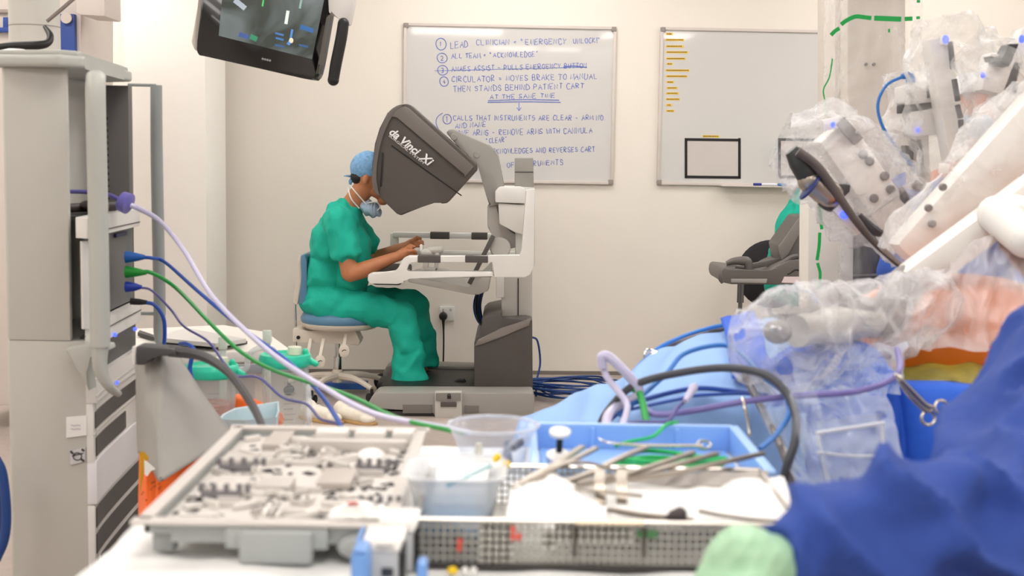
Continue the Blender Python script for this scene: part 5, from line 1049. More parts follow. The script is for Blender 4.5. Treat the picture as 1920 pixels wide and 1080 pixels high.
cable([(1200, 740, 2.3), (1210, 765, 2.25), (1235, 778, 2.22), (1300, 770, 2.22), (1400, 752, 2.22), (1500, 742, 2.2), (1600, 735, 2.2), (1665, 715, 2.25), (1687, 690, 2.3), (1682, 655, 2.4)], .0055, M('violet_tube', (120, 112, 176), .3, sss=.1), 'violet tube drooping across the drape to the orange belly')
cable([(1186, 728, 2.3), (1198, 735, 2.3), (1206, 760, 2.25), (1213, 797, 2.2)], .0065, grn, 'short green tube running down the pale drape behind the blue tray')
cable([(1140, 790, 2.4), (1180, 760, 2.38), (1250, 738, 2.33), (1310, 728, 2.33), (1380, 734, 2.33), (1440, 742, 2.3)], .0045, blu, 'blue cable lying flat across the middle of the pale drape, the upper one')
cable([(1170, 770, 2.3), (1240, 755, 2.3), (1275, 748, 2.29), (1300, 742, 2.29), (1380, 738, 2.3), (1420, 740, 2.28)], .003, blu, 'thin blue cable just below the flat blue cable on the drape')
cable([(1160, 800, 2.0), (1195, 792, 2.05), (1250, 790, 2.1), (1270, 765, 2.15), (1290, 745, 2.2), (1302, 728, 2.22)], .0035, nav, 'thin violet cord climbing from the blue tray over the drape')
b = B(); b.tube([at(1285, 752, 2.17), at(1300, 728, 2.2), at(1306, 722, 2.2)], [.005, .008, .004], 8); tag(obj('cord_sleeve', b, lil), 'short pale lilac sleeve on the thin violet cord', 'connector')
b = B(); b.torus(at(1218, 666, 3.0), .013, .003, (.3, -1, .2)); b.torus(at(1230, 668, 3.0), .012, .003, (.1, -1, .5)); b.cap(at(1225, 668, 3.0), .01, at(1232, 662, 3.0), .006); tag(obj('towel_clamp', b, chrm), 'small steel towel clamp holding the cables to the drape crest', 'clamp')
cable([(1395, 700, 2.3), (1410, 730, 2.28), (1440, 790, 2.2), (1470, 850, 2.1), (1500, 960, 2.1)], .007, M('bar_grey', (128, 124, 124), .35, metal=.4), 'dull grey metal rod slanting beside the clear pouch', 'metal_rod', cat='rod')
cable([(1392, 745, 2.2), (1400, 780, 2.18), (1406, 815, 2.12)], .003, stl_, 'thin steel instrument hanging on the right end of the pale drape', 'instrument', cat='instrument')

# ================================================================ INSTRUMENT TABLE
ZT = .86
it_ = thing('instrument_table', 'instrument table covered by a white cloth in the foreground', 'table', (at(850, 900, 1.7).x, 1.7, 0))
wcl = M('white_cloth', (238, 238, 236), .85, bump=.15, bscale=50, var=.015)
TL = -.425; TR = .335
b = B(); b.box(TL, TR, 1.12, 2.0, ZT-.04, ZT-.006, .004); obj('tabletop', b, chrm, it_)
for x_ in (TL+.04, TR-.04):
    for y_ in (1.2, 1.95): b = B(); b.lathe((x_, y_, .0), [(.018, 0), (.018, ZT-.04)], 12); obj('leg', b, chrm, it_)
def clo(u, v):
    x = TL-.02+(TR-TL+.04)*u; y = 1.1+.92*v; z = ZT
    z += .004*noise.noise(V((x*16, y*16, 0)))-.002+.006*max(0, .3-abs(noise.noise(V((x*9+y*5, y*7, 4)))))
    return V((x, y, z))
b = B(); b.grid(clo, 120, 90)
sk_ = []
cl = tag(obj('table_cloth', b, wcl, None, 180, solid=.002), 'white cloth spread over the instrument table', 'table cover')
b = B(); b.grid(lambda u, v: V((TL-.022-.008*math.sin(v*2)+.01*noise.noise(V((u*9, v*3, 2))), 1.1+.92*u, ZT-.001-.5*v)), 40, 14); b.grid(lambda u, v: V((TL-.02+(TR-TL+.04)*u, 2.02+.012*noise.noise(V((u*20, v*3, 5))), ZT-.001-.5*v)), 60, 14); obj('hanging_side', b, wcl, cl, 180, solid=.002)

# --- grey plastic instrument tray
tg = M('tray_grey', (200, 194, 188), .45, var=.03); tgd = M('tray_rubber_grey', (128, 125, 128), .6); tside = M('tray_side_grey', (160, 164, 162), .45)
Zt = .905
tl, tr2, br, bl_ = atz(430, 800, Zt), atz(820, 806, Zt), atz(690, 980, Zt), atz(262, 974, Zt)
X0t, X1t = bl_.x+.004, -.13; Y0t, Y1t = bl_.y, tl.y
U_, V_ = (X1t-X0t), (Y1t-Y0t)
def tp(u, v, z=0): return V((X0t+U_*u, Y0t+V_*v, Zt+z))
ty = thing('instrument_tray', 'large grey perforated plastic sterilising tray with moulded holders, left foreground', 'instrument tray', tp(.5, .5, -.045))
b = B(); fl = Zt-.011
b.box(X0t+.01, X1t-.01, Y0t+.01, Y1t-.01, fl-.004, fl, .001); obj('tray_floor', b, M('tray_floor', (208, 203, 197), .5), ty)
b = B()
for a_ in ((X0t, X1t, Y0t, Y0t+.008), (X0t, X1t, Y1t-.008, Y1t), (X0t, X0t+.008, Y0t, Y1t), (X1t-.008, X1t, Y0t, Y1t)): b.box(a_[0], a_[1], a_[2], a_[3], fl-.004, Zt, .002)
obj('side_wall', b, tside, ty)
b = B()
for a_ in ((X0t-.012, X1t+.012, Y0t-.012, Y0t+.01), (X0t-.012, X1t+.012, Y1t-.01, Y1t+.012), (X0t-.008, X0t+.008, Y0t, Y1t), (X1t-.008, X1t+.008, Y0t, Y1t)): b.box(a_[0], a_[1], a_[2], a_[3], Zt-.003, Zt+.001, .001)
obj('rim', b, tg, ty)
b = B(); b.box(X0t+.03, X1t-.02, Y0t-.004, Y0t+.01, Zt-.024, Zt-.003, .002); b.box(tp(.40, 0).x, tp(.70, 0).x, Y0t-.022, Y0t+.005, ZT+.003, Zt-.006, .006); b.box(tp(.34, 0).x, tp(.76, 0).x, Y0t-.014, Y0t+.002, Zt-.028, Zt-.004, .004); obj('latch', b, tside, ty)
b = B(); b.ball((tp(.87, 0).x, Y0t-.005, Zt-.025), (.022, .012, .014)); obj('side_knob', b, tside, ty)
for ux_, vy_ in ((.06, .06), (.94, .06), (.06, .94), (.94, .94)):
    b = B(); p = tp(ux_, vy_); b.box(p.x-.012, p.x+.012, p.y-.012, p.y+.012, ZT+.003, fl-.003, .003); obj('foot', b, tside, ty)
b = B()
rr_ = random.Random(5)
for k in range(260):
    u, v = rr_.uniform(.06, .94), rr_.uniform(.05, .94)
    if rr_.random() < .5: a_ = .7 if rr_.random() < .6 else -.8
    else: a_ = rr_.choice((0, 1.57))
    p = tp(u, v); p.z = fl+.0006; d = V((math.cos(a_), math.sin(a_), 0))*rr_.uniform(.003, .009); n_ = V((-d.y, d.x, 0)).normalized()*.003
    b.prism([p-d-n_, p+d-n_, p+d+n_, p-d+n_], (0, 0, .0005))
o = obj('perforation', b, M('hole_shadow_grey', (60, 58, 58), .8), ty); o['kind'] = 'stuff'
# moulded ridges
for k in range(75):
    u, v = rr_.uniform(.1, .9), rr_.uniform(.06, .92); a_ = rr_.choice((.75, .75, -.75, 0, 0, 1.57)); l = rr_.uniform(.008, .03); w_ = rr_.uniform(.003, .006)
    p = tp(u, v); p.z = fl+.004; d = V((math.cos(a_), math.sin(a_), 0))*l
    if not (X0t+.015 < (p-d).x and (p+d).x < X1t-.015 and Y0t+.015 < min((p-d).y, (p+d).y) and max((p-d).y, (p+d).y) < Y1t-.015): continue
    b = B(); b.beam(p-d, p+d, w_, rr_.uniform(.006, .011), .001); obj('holder_ridge', b, M('tray_ridge_%d' % (k % 3), ((212, 208, 202), (196, 190, 185), (226, 222, 216))[k % 3], .45), ty)
for (u0, v0, u1, v1, h_, c_) in ((.60, .36, .76, .52, .010, (180, 172, 165)), (.34, .30, .50, .40, .012, (190, 184, 178)), (.05, .62, .30, .74, .006, (186, 180, 174)), (.13, .30, .28, .45, .008, (198, 192, 186)), (.40, .78, .95, .82, .016, (196, 190, 184)), (.2, .78, .32, .97, .010, (180, 174, 168)), (.45, .88, .62, .95, .018, (222, 218, 212)), (.66, .88, .82, .95, .018, (222, 218, 212)), (.86, .88, .97, .95, .018, (218, 214, 208))):
    p, q = tp(u0, v0), tp(u1, v1); b = B(); b.box(p.x, q.x, p.y, q.y, fl, fl+h_, .003); obj('moulded_block', b, M('tray_block_%d' % c_[0], c_, .5), ty)
def comb(u, v, sc=1, ang=0):
    p = tp(u, v); b = B(); w_ = .024*sc
    b.box(p.x-w_, p.x+w_, p.y-.003, p.y+.004, fl+.001, fl+.009, .001)
    for k in range(4): x = p.x-w_+w_*2*k/3; b.box(x-.003, x+.003, p.y-.003, p.y+.004, fl+.008, fl+.018, .001)
    p2 = p+V((w_+.01, 0, 0)); b.box(p2.x-.003, p2.x+.003, p.y-.003, p.y+.003, fl+.008, fl+.018, .001); obj('rubber_comb', b, tgd, ty)
comb(.17, .545); comb(.20, .27, .95); comb(.83, .555, .8); comb(.91, .18, .7)
b = B(); b.ball(tp(.78, .72, -.012), (.022, .03, .014)); organic('white_cap', b, wht, ty, .004, 2)
gz = thing('gauze', 'white gauze swab with a small red spot at the near right corner of the tray', 'gauze', tp(.88, .03, 0))
b = B(); c_ = tp(.86, .05, .0)
b.grid(lambda u, v: c_+V((-.03+.06*u, -.022+.05*v, .012*math.sin(math.pi*u)*math.sin(math.pi*v)+.005*noise.noise(V((u*5, v*5, 1)))+.003)), 20, 16); obj('swab', b, wht, gz, 180, solid=.003)
b = B(); b.prism([c_+V((-.004+.007*math.cos(a_*.8), -.008+.0035*math.sin(a_*.8), .017)) for a_ in range(8)], (0, 0, .001)); obj('red_spot', b, M('red_mark', (206, 84, 70), .6), gz)
# --- clear plastic bowl
def shell(name, c, prof, mat, parent=None, sx=1, sy=1, seg=48, th=.0018):
    b = B(); b.lathe(c, prof, seg, sx=sx, sy=sy, cap=False); bt = [v for v in b.bm.verts][:seg]; b.bm.faces.new(bt[::-1]); return obj(name, b, mat, parent, 60, solid=th)
clr = FILM('clear_plastic', (236, 240, 248), .03, .1, rough=.06, scale=2, bump=.03)
cb_ = atz(925, 795, .93); cb_.y = 1.86; cb_ = at(925, 796, 1.86)
bw = thing('clear_bowl', 'clear round plastic bowl with small items, between grey tray and blue tray', 'bowl', V((cb_.x, cb_.y, ZT)))
hb_ = cb_.z-ZT
shell('bowl_wall', V((cb_.x, cb_.y, ZT+.004)), [(.038, 0), (.044, .004), (.05, hb_*.5), (.061, hb_-.008), (.064, hb_-.006)], clr, bw)
b = B(); b.torus(V((cb_.x, cb_.y, cb_.z)), .064, .0022, seg=48); obj('rim', b, FILM('clear_rim', (240, 244, 252), .3, .5, rough=.05), bw)
for k, (dx, dy, m_, lb) in enumerate(((-.02, -.01, M('cream_plug', (236, 228, 196), .4), 'cream plastic stopper standing inside the clear bowl'), (.02, .01, M('grey_plug', (120, 124, 140), .4), 'small grey part lying inside the clear bowl'))):
    b = B(); b.lathe(V((cb_.x+dx, cb_.y+dy, ZT+.007)), [(.009, 0), (.006, .02), (.004, .035)], 14); tag(obj('small_part', b, m_), lb, 'small part')
# --- blue tray
Zb = .9
q00, q10, q11, q01 = atz(1002, 862, Zb-.0), atz(1440, 866, Zb), atz(1392, 798, Zb), atz(1018, 796, Zb)
bt = thing('blue_tray', 'pale blue rectangular plastic tray with green cord and instruments, right of the clear bowl', 'tray', V(((q00.x+q10.x)/2, 1.85, ZT)))
bxm = M('tray_blue', (140, 182, 240), .35, sss=.1, var=.02)
xa_, xb_, ya_, yb_ = q00.x, q10.x-.01, q00.y+.0, q01.y+.0
ya_ = 1.70
b = B(); b.box(xa_+.012, xb_-.012, ya_, yb_, ZT+.002, ZT+.006, .001)
for a_ in ((xa_, xa_+.006, ya_, yb_), (xb_-.006, xb_, ya_, yb_), (xa_, xb_, ya_, ya_+.006), (xa_, xb_, yb_-.006, yb_)): b.box(*a_, ZT+.002, Zb, .002)
obj('tray_body', b, bxm, bt)
b = B()
for a_ in ((xa_-.006, xa_+.006, ya_, yb_), (xb_-.006, xb_+.008, ya_, yb_), (xa_, xb_, ya_-.004, ya_+.006), (xa_, xb_, yb_-.006, yb_+.006)): b.box(*a_, Zb-.002, Zb+.003, .0015)
obj('rim', b, M('tray_blue_rim', (160, 198, 246), .35), bt)
for fx in (.3, .72): b = B(); x = xa_+(xb_-xa_)*fx; b.box(x-.003, x+.003, yb_-.012, yb_-.004, ZT+.006, Zb-.002, .001); obj('rib', b, bxm, bt)
b = B(); pts = [at(1302, 770, 1.99) if False else at(1270, 792, 2.02), at(1250, 796, 1.98), at(1225, 818, 1.93), at(1180, 828, 1.9), at(1155, 836, 1.85)]
tgc = M('bright_green_cord', (20, 186, 96), .45)
b.tube(pts, .0028, 8); rc = random.Random(3)
gc = obj('green_cord', b, tgc); tag(gc, 'bright green cord coiled in the pale blue tray', 'cord')
for k in range(9):
    b = B(); yy = 1.84-.01*(k % 3); zz = ZT+.012+.0025*k
    x0g, x1g = atz(1150+rc.uniform(-6, 12), 850, .88).x, atz(1335+rc.uniform(-8, 12), 850, .88).x
    b.tube([(x0g, yy, zz), (x0g+.04, yy+.015+.003*k, zz+.002), (x1g-.03, yy+.018-.003*k, zz+.003), (x1g, yy, zz), (x1g-.04, yy-.018, zz), (x0g+.03, yy-.014, zz-.002), (x0g, yy-.002, zz)], .0028, 6); obj('cord_turn', b, tgc, gc)
# stopper tool in tray (white discs on a dark stem)
wd = thing('valve_tool', 'white disc-ended tool with a dark stem standing in the blue tray corner', 'instrument', at(1050, 860, 1.8))
b = B(); b.lathe(at(1050, 812, 1.8), [(.004, -.006), (.014, -.002), (.015, .003), (.006, .006)], 24, (0, -.3, 1)); obj('disc', b, wht, wd)
b = B(); b.lathe(at(1047, 862, 1.8), [(.014, -.006), (.017, -.002), (.017, .008), (.006, .011)], 24, (0, -.3, 1)); obj('disc', b, wht, wd)
b = B(); b.cap(at(1050, 815, 1.8), .0045, at(1048, 852, 1.8), .0045); obj('stem', b, blkp, wd)
# --- steel mesh basket
bs = thing('steel_basket', 'perforated stainless steel instrument basket with white towels in the front centre', 'basket', (at(1140, 1000, 1.5).x, 1.53, ZT))
ZK = .915
bx0, bx1 = at(780, 972, 1.40).x, at(1505, 972, 1.40).x; by0, by1 = 1.40, 1.655
smt = M('basket_steel', (184, 182, 174), .4, metal=.35)
def meshwall(x0, y0, x1, y1, z0, z1, skip=(), st=.0075, w_=.0022, th=.0012):
    b = B(); L = math.hypot(x1-x0, y1-y0); n = int(L/st); d = V((x1-x0, y1-y0, 0))/L; nn = V((-d.y, d.x, 0))*th
    rows = int((z1-z0)/st)
    for i in range(n+1):
        s_ = L*i/n
        p = V((x0, y0, 0))+d*s_; b.prism([p-d*w_/2+V((0, 0, z0)), p+d*w_/2+V((0, 0, z0)), p+d*w_/2+V((0, 0, z1)), p-d*w_/2+V((0, 0, z1))], nn)
    for j in range(rows+1):
        z = z0+(z1-z0)*j/rows; b.prism([V((x0, y0, z-w_/2)), V((x1, y1, z-w_/2)), V((x1, y1, z+w_/2)), V((x0, y0, z+w_/2))], nn)
    for (s0, s1, za, zb2) in skip:
        p, q = V((x0, y0, 0))+d*L*s0, V((x0, y0, 0))+d*L*s1; b.prism([p+V((0, 0, za)), q+V((0, 0, za)), q+V((0, 0, zb2)), p+V((0, 0, zb2))], nn*1.1)
    return b
z0k = ZT+.006
obj('front_mesh', meshwall(bx0, by0, bx1, by0, z0k, ZK, skip=((.168, .25, z0k, ZK), (.33, .36, ZK-.03, ZK-.01), (.36, .56, ZK-.022, ZK-.003), (0, 1, ZK-.004, ZK))), smt, bs)
obj('back_mesh', meshwall(bx0, by1, bx1, by1, z0k, ZK), smt, bs)
obj('left_mesh', meshwall(bx0, by0, bx0, by1, z0k, ZK), smt, bs)
obj('right_mesh', meshwall(bx1, by0, bx1, by1, z0k, ZK), smt, bs)
b = B(); b.box(bx0, bx1, by0, by1, z0k-.002, z0k-.0005); obj('basket_floor', b, smt, bs)
b = B(); P_ = [(bx0, by0, ZK), (bx1, by0, ZK), (bx1, by1, ZK), (bx0, by1, ZK)]
for i in range(4): b.tube([P_[i], P_[(i+1) % 4]], .0028, 8, False)
obj('rim_wire', b, stl_, bs)
b = B(); P_ = [(bx0, by0-.003, z0k), (bx1, by0-.003, z0k)]; b.box(bx0-.002, bx1+.002, by0-.004, by0+.001, z0k-.004, z0k+.002, .001); obj('bottom_rail', b, M('dark_rail', (66, 62, 60), .4, metal=.3), bs)
for x_ in (at(1078, 1000, 1.4).x, at(1207, 1000, 1.4).x):
    b = B(); b.tube([(x_, by0-.006, ZK-.004), (x_, by0-.009, ZK-.02), (x_, by0-.006, z0k+.012)], .002, 8); obj('handle_hinge', b, M('hinge_dark', (84, 76, 70), .35, metal=.6), bs)
b = B(); p, q = at(1078, 975, 1.4), at(1207, 975, 1.4); b.tube([(p.x, by0-.006, ZK+.001), (q.x, by0-.006, ZK+.001)], .003, 8, False); obj('handle', b, M('handle_brass', (214, 196, 172), .3, metal=.6), bs)
b = B(); p = at(1196, 989, 1.395); b.box(p.x-.0, p.x+.022, by0-.004, by0-.001, ZK-.016, ZK-.008, .001); obj('green_tag', b, M('tag_green', (70, 120, 74), .5), bs)
def redmark(x, y):
    b = B(); p = at(x, y, 1.394); b.ball(p, (.003, .001, .0045)); obj('red_mark', b, M('red_mark', (206, 60, 50), .6), bs)
for q in ((962, 993), (962, 1007), (973, 1007), (862, 1016), (861, 1028)): redmark(*q)
# blue sheet inside basket, left
b = B(); X_ = at(786, 1000, 1.41).x; X2_ = at(905, 1000, 1.41).x; b.grid(lambda u, v: V((X_+(X2_-X_)*u, by0+.012+.10*v+.003*noise.noise(V((u*6, v*5, 1))), z0k+.003+.036*(1-v)**2*(1+.2*math.sin(u*5)))), 20, 14); tag(obj('blue_wrap', b, M('wrap_blue', (110, 164, 216), .7), None, 180, solid=.001), 'folded blue wrap inside the left end of the steel basket', 'wrap')
# towels
def towel(name, top, bot, label, seed, rows=4):
    TT = [at(*p) for p in top]; BB = [at(*p) for p in bot]
    b = B(); b.grid(lambda u, v: path_at(TT, u)*(1-v)+path_at(BB, u)*v+V((0, 0, 1))*(.008*math.sin(math.pi*v)+.006*noise.noise(V((u*5+seed, v*4, 1)))+.004*(.3-abs(noise.noise(V((u*7, v*5+seed, 3))))))+V((0, .004*noise.noise(V((u*9, seed, 0))), 0)), 50, 30)
    return tag(obj(name, b, wcl, None, 180, solid=.004), label, 'towel')
towel('towel', [(958, 915, 1.58), (1000, 895, 1.56), (1028, 886, 1.56), (1070, 905, 1.57), (1105, 930, 1.56), (1138, 950, 1.52)], [(948, 985, 1.42), (1000, 988, 1.42), (1050, 990, 1.42), (1100, 990, 1.42), (1120, 988, 1.42), (1140, 985, 1.42)], 'white towel peaked like a tent at the left of the steel basket', 1)
towel('towel', [(1080, 920, 1.62), (1180, 910, 1.63), (1280, 914, 1.63), (1350, 914, 1.63), (1370, 906, 1.63), (1450, 898, 1.63), (1470, 900, 1.62)], [(1110, 985, 1.44), (1180, 980, 1.44), (1250, 985, 1.44), (1330, 985, 1.44), (1400, 985, 1.44), (1450, 990, 1.44), (1490, 985, 1.44)], 'white folded towel spread over the right of the steel basket', 8)
b = B(); b.grid(lambda u, v: at(1040+400*u, 896+26*v-12*u, 1.645-.02*v)+V((0, 0, .003*noise.noise(V((u*9, v*4, 6))))), 40, 8); tag(obj('grey_towel', b, M('grey_towel', (186, 180, 174), .85, bump=.3, bscale=200), None, 180, solid=.004), 'grey textured cloth strip behind the white towel along the basket back', 'towel')
# container with syringe
ctm = FILM('container_plastic', (246, 248, 250), .42, .58, rough=.15, scale=3, bump=.05)
cc_ = at(855, 868, 1.56); ct_ = thing('plastic_container', 'square translucent plastic container holding a white pack, in the basket\'s left end', 'container', V((cc_.x, 1.55, ZT+.008)))
def sq(r, z, c=V((cc_.x, 1.55, ZT+.012)), n=32):
    return [c+V((math.copysign(abs(math.cos(2*math.pi*k/n))**.45, math.cos(2*math.pi*k/n))*r, math.copysign(abs(math.sin(2*math.pi*k/n))**.45, math.sin(2*math.pi*k/n))*r*1.05, z)) for k in range(n)]
b = B(); R_ = [[b.bm.verts.new(p) for p in sq(r, z)] for r, z in ((.036, 0), (.044, .004), (.050, .04), (.056, .062), (.061, .064), (.060, .067))]
for a_, c_ in zip(R_, R_[1:]):
    for k in range(32): b.bm.faces.new((a_[k], a_[(k+1) % 32], c_[(k+1) % 32], c_[k]))
b.bm.faces.new(R_[0][::-1]); obj('container_wall', b, ctm, ct_, 60, solid=.0018)
b = B(); b.prism(sq(.046, .018), (0, 0, .001)); obj('liquid', b, FILM('pale_blue_liquid', (170, 204, 228), .5, .6, rough=.05), ct_)
pk = V((cc_.x+.006, 1.565, ZT+.035)); b = B(); b.prism([pk+V((-.03, -.03, .0)), pk+V((.032, -.03, .0)), pk+V((.032, .03, .022)), pk+V((-.03, .03, .022))], (0, -.004, .016), .003); wp_ = tag(obj('white_pack', b, wcl), 'white folded pack standing in the translucent container', 'gauze pack')
b = B(); b.tube([at(838, 912, 1.49), at(880, 892, 1.50), at(922, 872, 1.51)], .0017, 8, False); sy_ = tag(obj('syringe_needle', b, M('teal_line', (120, 184, 196), .4)), 'thin pale blue catheter lying across the white pack', 'catheter')
for (x, y) in ((930, 860), (948, 873)):
    b = B(); b.cap(at(x, y, 1.58), .0045, at(x+3, y-3, 1.58), .0045); tag(obj('yellow_cap', b, M('yellow_cap', (244, 206, 30), .4)), 'small yellow cap by the corner of the translucent container, %s' % ('the upper one' if x == 930 else 'the lower one'), 'cap')
for (x, y, Y) in ((1045, 866, 1.6),): pass
sy = thing('syringe', 'clear syringe with a dark plunger leaning between bowl and blue tray', 'syringe', at(955, 850, 1.7))
b = B(); b.cap(at(936, 852, 1.7), .0035, at(962, 838, 1.72), .006); b.cap(at(962, 838, 1.72), .007, at(985, 822, 1.74), .007); obj('barrel', b, clr, sy)
b = B(); b.cap(at(964, 838, 1.72), .005, at(975, 830, 1.73), .006); obj('plunger', b, M('navy_plunger', (40, 50, 80), .4), sy)
# steel instruments lying across the basket
ins = M('instrument_steel', (156, 146, 134), .3, metal=.7)
def retractor(pts, w_, h_, lbl, name='retractor'):
    b = B(); P = catmull([at(*p) for p in pts], 6); prev = None
    for i, p in enumerate(P):
        d = (P[min(i+1, len(P)-1)]-P[max(i-1, 0)]).normalized(); s_ = d.cross(V((0, 0, 1))).normalized()*w_/2; z = s_.cross(d).normalized()*h_/2
        r = [b.bm.verts.new(p+a_) for a_ in (s_+z, -s_+z, -s_-z, s_-z)]
        if prev:
            for k in range(4): b.bm.faces.new((prev[k], prev[(k+1) % 4], r[(k+1) % 4], r[k]))
        else: b.bm.faces.new(r)
        prev = r
    b.bm.faces.new(prev[::-1]); return tag(obj(name, b, ins), lbl, 'surgical instrument')
for pts, w_, h_, lb in (
 ([(962, 915, 1.52), (1000, 892, 1.56), (1050, 865, 1.62), (1092, 838, 1.7)], .008, .004, 'flat steel retractor blade, leftmost of the crossed instruments'),
 ([(975, 908, 1.53), (1030, 880, 1.57), (1075, 862, 1.62), (1118, 840, 1.68)], .007, .004, 'steel retractor just right of the leftmost blade'),
 ([(1060, 904, 1.54), (1110, 885, 1.58), (1160, 860, 1.63), (1212, 838, 1.69)], .008, .004, 'steel retractor crossing towards the green cord'),
 ([(1080, 908, 1.54), (1150, 895, 1.57), (1230, 872, 1.62), (1300, 848, 1.68)], .008, .004, 'long steel retractor pointing at the right half of the blue tray'),
 ([(1120, 905, 1.56), (1200, 890, 1.59), (1280, 868, 1.63), (1345, 850, 1.68)], .008, .004, 'steel retractor ending near the ring handle in the blue tray'),
 ([(1180, 898, 1.58), (1270, 886, 1.6), (1360, 866, 1.64), (1432, 850, 1.68)], .006, .005, 'longest steel retractor reaching the right corner of the blue tray'),
 ([(1000, 905, 1.53), (1050, 872, 1.56), (1100, 868, 1.57), (1150, 880, 1.58)], .009, .003, 'bowed steel blade over the white peaked towel'),
 ([(1125, 882, 1.56), (1124, 910, 1.52), (1127, 945, 1.49)], .012, .003, 'flat upright steel plate in the basket, the left one of two'),
 ([(1166, 882, 1.56), (1165, 910, 1.52), (1166, 942, 1.49)], .012, .003, 'flat upright steel plate in the basket, the right one of two'),
 ([(1060, 915, 1.52), (1130, 922, 1.50), (1205, 930, 1.49)], .005, .003, 'short steel bar lying across the two upright plates'),
 ([(1140, 955, 1.44), (1200, 966, 1.425), (1262, 972, 1.42), (1300, 976, 1.42)], .008, .005, 'dark-edged steel bar on the near rim of the basket'),
 ([(1310, 958, 1.45), (1360, 968, 1.44), (1430, 976, 1.43), (1480, 978, 1.43)], .006, .003, 'slim steel blade on the towel near the green glove')):
    retractor(pts, w_, h_, lb)
b = B(); b.tube([at(1122, 822, 1.86), at(1140, 830, 1.85), at(1200, 835, 1.85), at(1300, 836, 1.85), at(1318, 836, 1.85)], [.001, .002, .0025, .0025, .003], 8); b.torus(at(1320, 834, 1.85), .009, .002, (0, -.5, 1)); tag(obj('curved_scissors', b, stl_), 'slim curved steel instrument with a ring resting on the green cord', 'surgical instrument')
b = B(); b.cap(at(1262, 966, 1.41), .006, at(1275, 964, 1.41), .008); b.cap(at(1252, 971, 1.41), .004, at(1278, 971, 1.41), .005); tag(obj('dark_knob', b, M('knob_dark', (70, 62, 62), .4)), 'small dark knob on the near rim of the basket', 'knob')
# white-topped boxes front left of the basket
bxw = M('clip_white', (236, 233, 228), .35); bxg = M('clip_grey', (186, 188, 190), .4); bxb = M('clip_blue', (110, 154, 216), .4)
def clipbox(x0, x1, yt, Y, lbl, depth=.05, blue=False, win=False):
    p, q = at(x0, yt, Y), at(x1, yt, Y)
    t = thing('clip_box', lbl, 'box', V(((p.x+q.x)/2, Y, ZT)), 'white topped boxes')
    zt = p.z
    b = B(); b.box(p.x, q.x, Y-.001, Y+depth, ZT+.003, zt-.014, .003); obj('body', b, bxg, t)
    b = B(); b.prism([(p.x-.001, Y-.003, zt-.014), (q.x+.001, Y-.003, zt-.014), (q.x+.001, Y+depth, zt-.014), (p.x-.001, Y+depth, zt-.014)], (.004, .006, .012), .003); lid = obj('lid', b, bxw, t)
    b = B(); b.box(p.x+.006, p.x+.011, Y-.004, Y-.001, zt-.010, zt-.006); b.box(p.x+.016, q.x-.005, Y-.004, Y-.002, zt-.009, zt-.0075); obj('print', b, M('print_grey', (150, 146, 142), .5), lid)
    b = B(); b.box(q.x, q.x+.004, Y, Y+depth-.004, ZT+.003, zt-.016, .001); obj('dark_edge', b, blkp, t)
    if blue: b = B(); b.box(p.x-.004, p.x, Y, Y+depth, zt-.03, zt-.002, .002); obj('blue_side', b, bxb, t)
    if win: b = B(); b.box(p.x+.022, p.x+.034, Y-.003, Y, zt-.04, zt-.031, .001); obj('window', b, M('win_dark', (36, 44, 54), .3), t)
clipbox(706, 776, 972, 1.38, 'white-lidded grey box beside the steel basket, the rear one')
clipbox(675, 748, 1007, 1.31, 'white-lidded grey box with blue side and dark window, the nearer one', blue=True, win=True)
p, q = at(657, 1040, 1.26), at(690, 1040, 1.26)
b = B(); b.box(p.x, q.x, 1.26, 1.3, ZT+.003, p.z, .004); b.box(p.x+.002, q.x-.002, 1.262, 1.298, p.z, p.z+.004, .002); tag(obj('blue_box', b, bxb), 'small blue box at the bottom edge, left of the white-lidded boxes', 'box')
p, q = at(780, 1058, 1.3), at(800, 1058, 1.3)
b = B(); b.box(p.x, q.x, 1.3, 1.33, ZT+.003, p.z, .004); tag(obj('blue_clip', b, bxb), 'small pale blue block in front of the basket', 'block')
for x_, m_, lb in ((848, M('yellow_cap', (244, 206, 30), .4), 'small yellow cap lying before the basket rail'), (872, wht, 'small white bead before the basket rail, beside the yellow cap'), (888, wht, 'small white bead before the basket rail, right of the other')):
    b = B(); p = at(x_, 1056, 1.37); b.ball((p.x, 1.375, ZT+.007), (.006 if x_ == 848 else .004, .004, .0045)); tag(obj('bead', b, m_), lb, 'cap')

# ================================================================ NEAREST PERSON: blue gown arm and green glove
gw = M('surgical_gown_blue', (44, 72, 150), .8, var=.04, vscale=5, bump=.2, bscale=60); glv = M('pale_green_glove', (162, 202, 168), .4, var=.05, vscale=20, sss=.15)
pn4 = thing('person', 'nearest person reaching in from the right in a blue gown and green glove', 'person', (at(1900, 900, 1.5).x+.25, 1.6, 0))
def g(x, y, Y): return at(x, y, Y)
b = B()
b.cap(g(2060, 700, 1.7), .09, g(2050, 860, 1.65), .1); b.ball(g(2160, 600, 1.8), (.1, .1, .1)); b.cap(g(2160, 560, 1.8), .05, g(2160, 430, 1.8), .05); b.ball(g(2160, 330, 1.8), (.08, .1, .115))
b.ball(g(2158, 360, 1.73), (.03, .03, .05)); b.ball(g(2158, 345, 1.7), (.012, .02, .018)); b.cap(g(1985, 1010, 1.38), .036, g(1700, 1025, 1.25), .032); b.cap(g(1700, 1025, 1.25), .032, g(1480, 1068, 1.17), .024); b.cap(g(1480, 1068, 1.17), .024, g(1450, 1066, 1.15), .024)
b.cap(g(2080, 760, 1.55), .045, g(1985, 1010, 1.38), .036); b.cap(g(2080, 900, 1.68), .11, (g(2080, 900, 1.68)-V((0, 0, .45))), .1)
cpx = g(1408, 1066, 1.145)
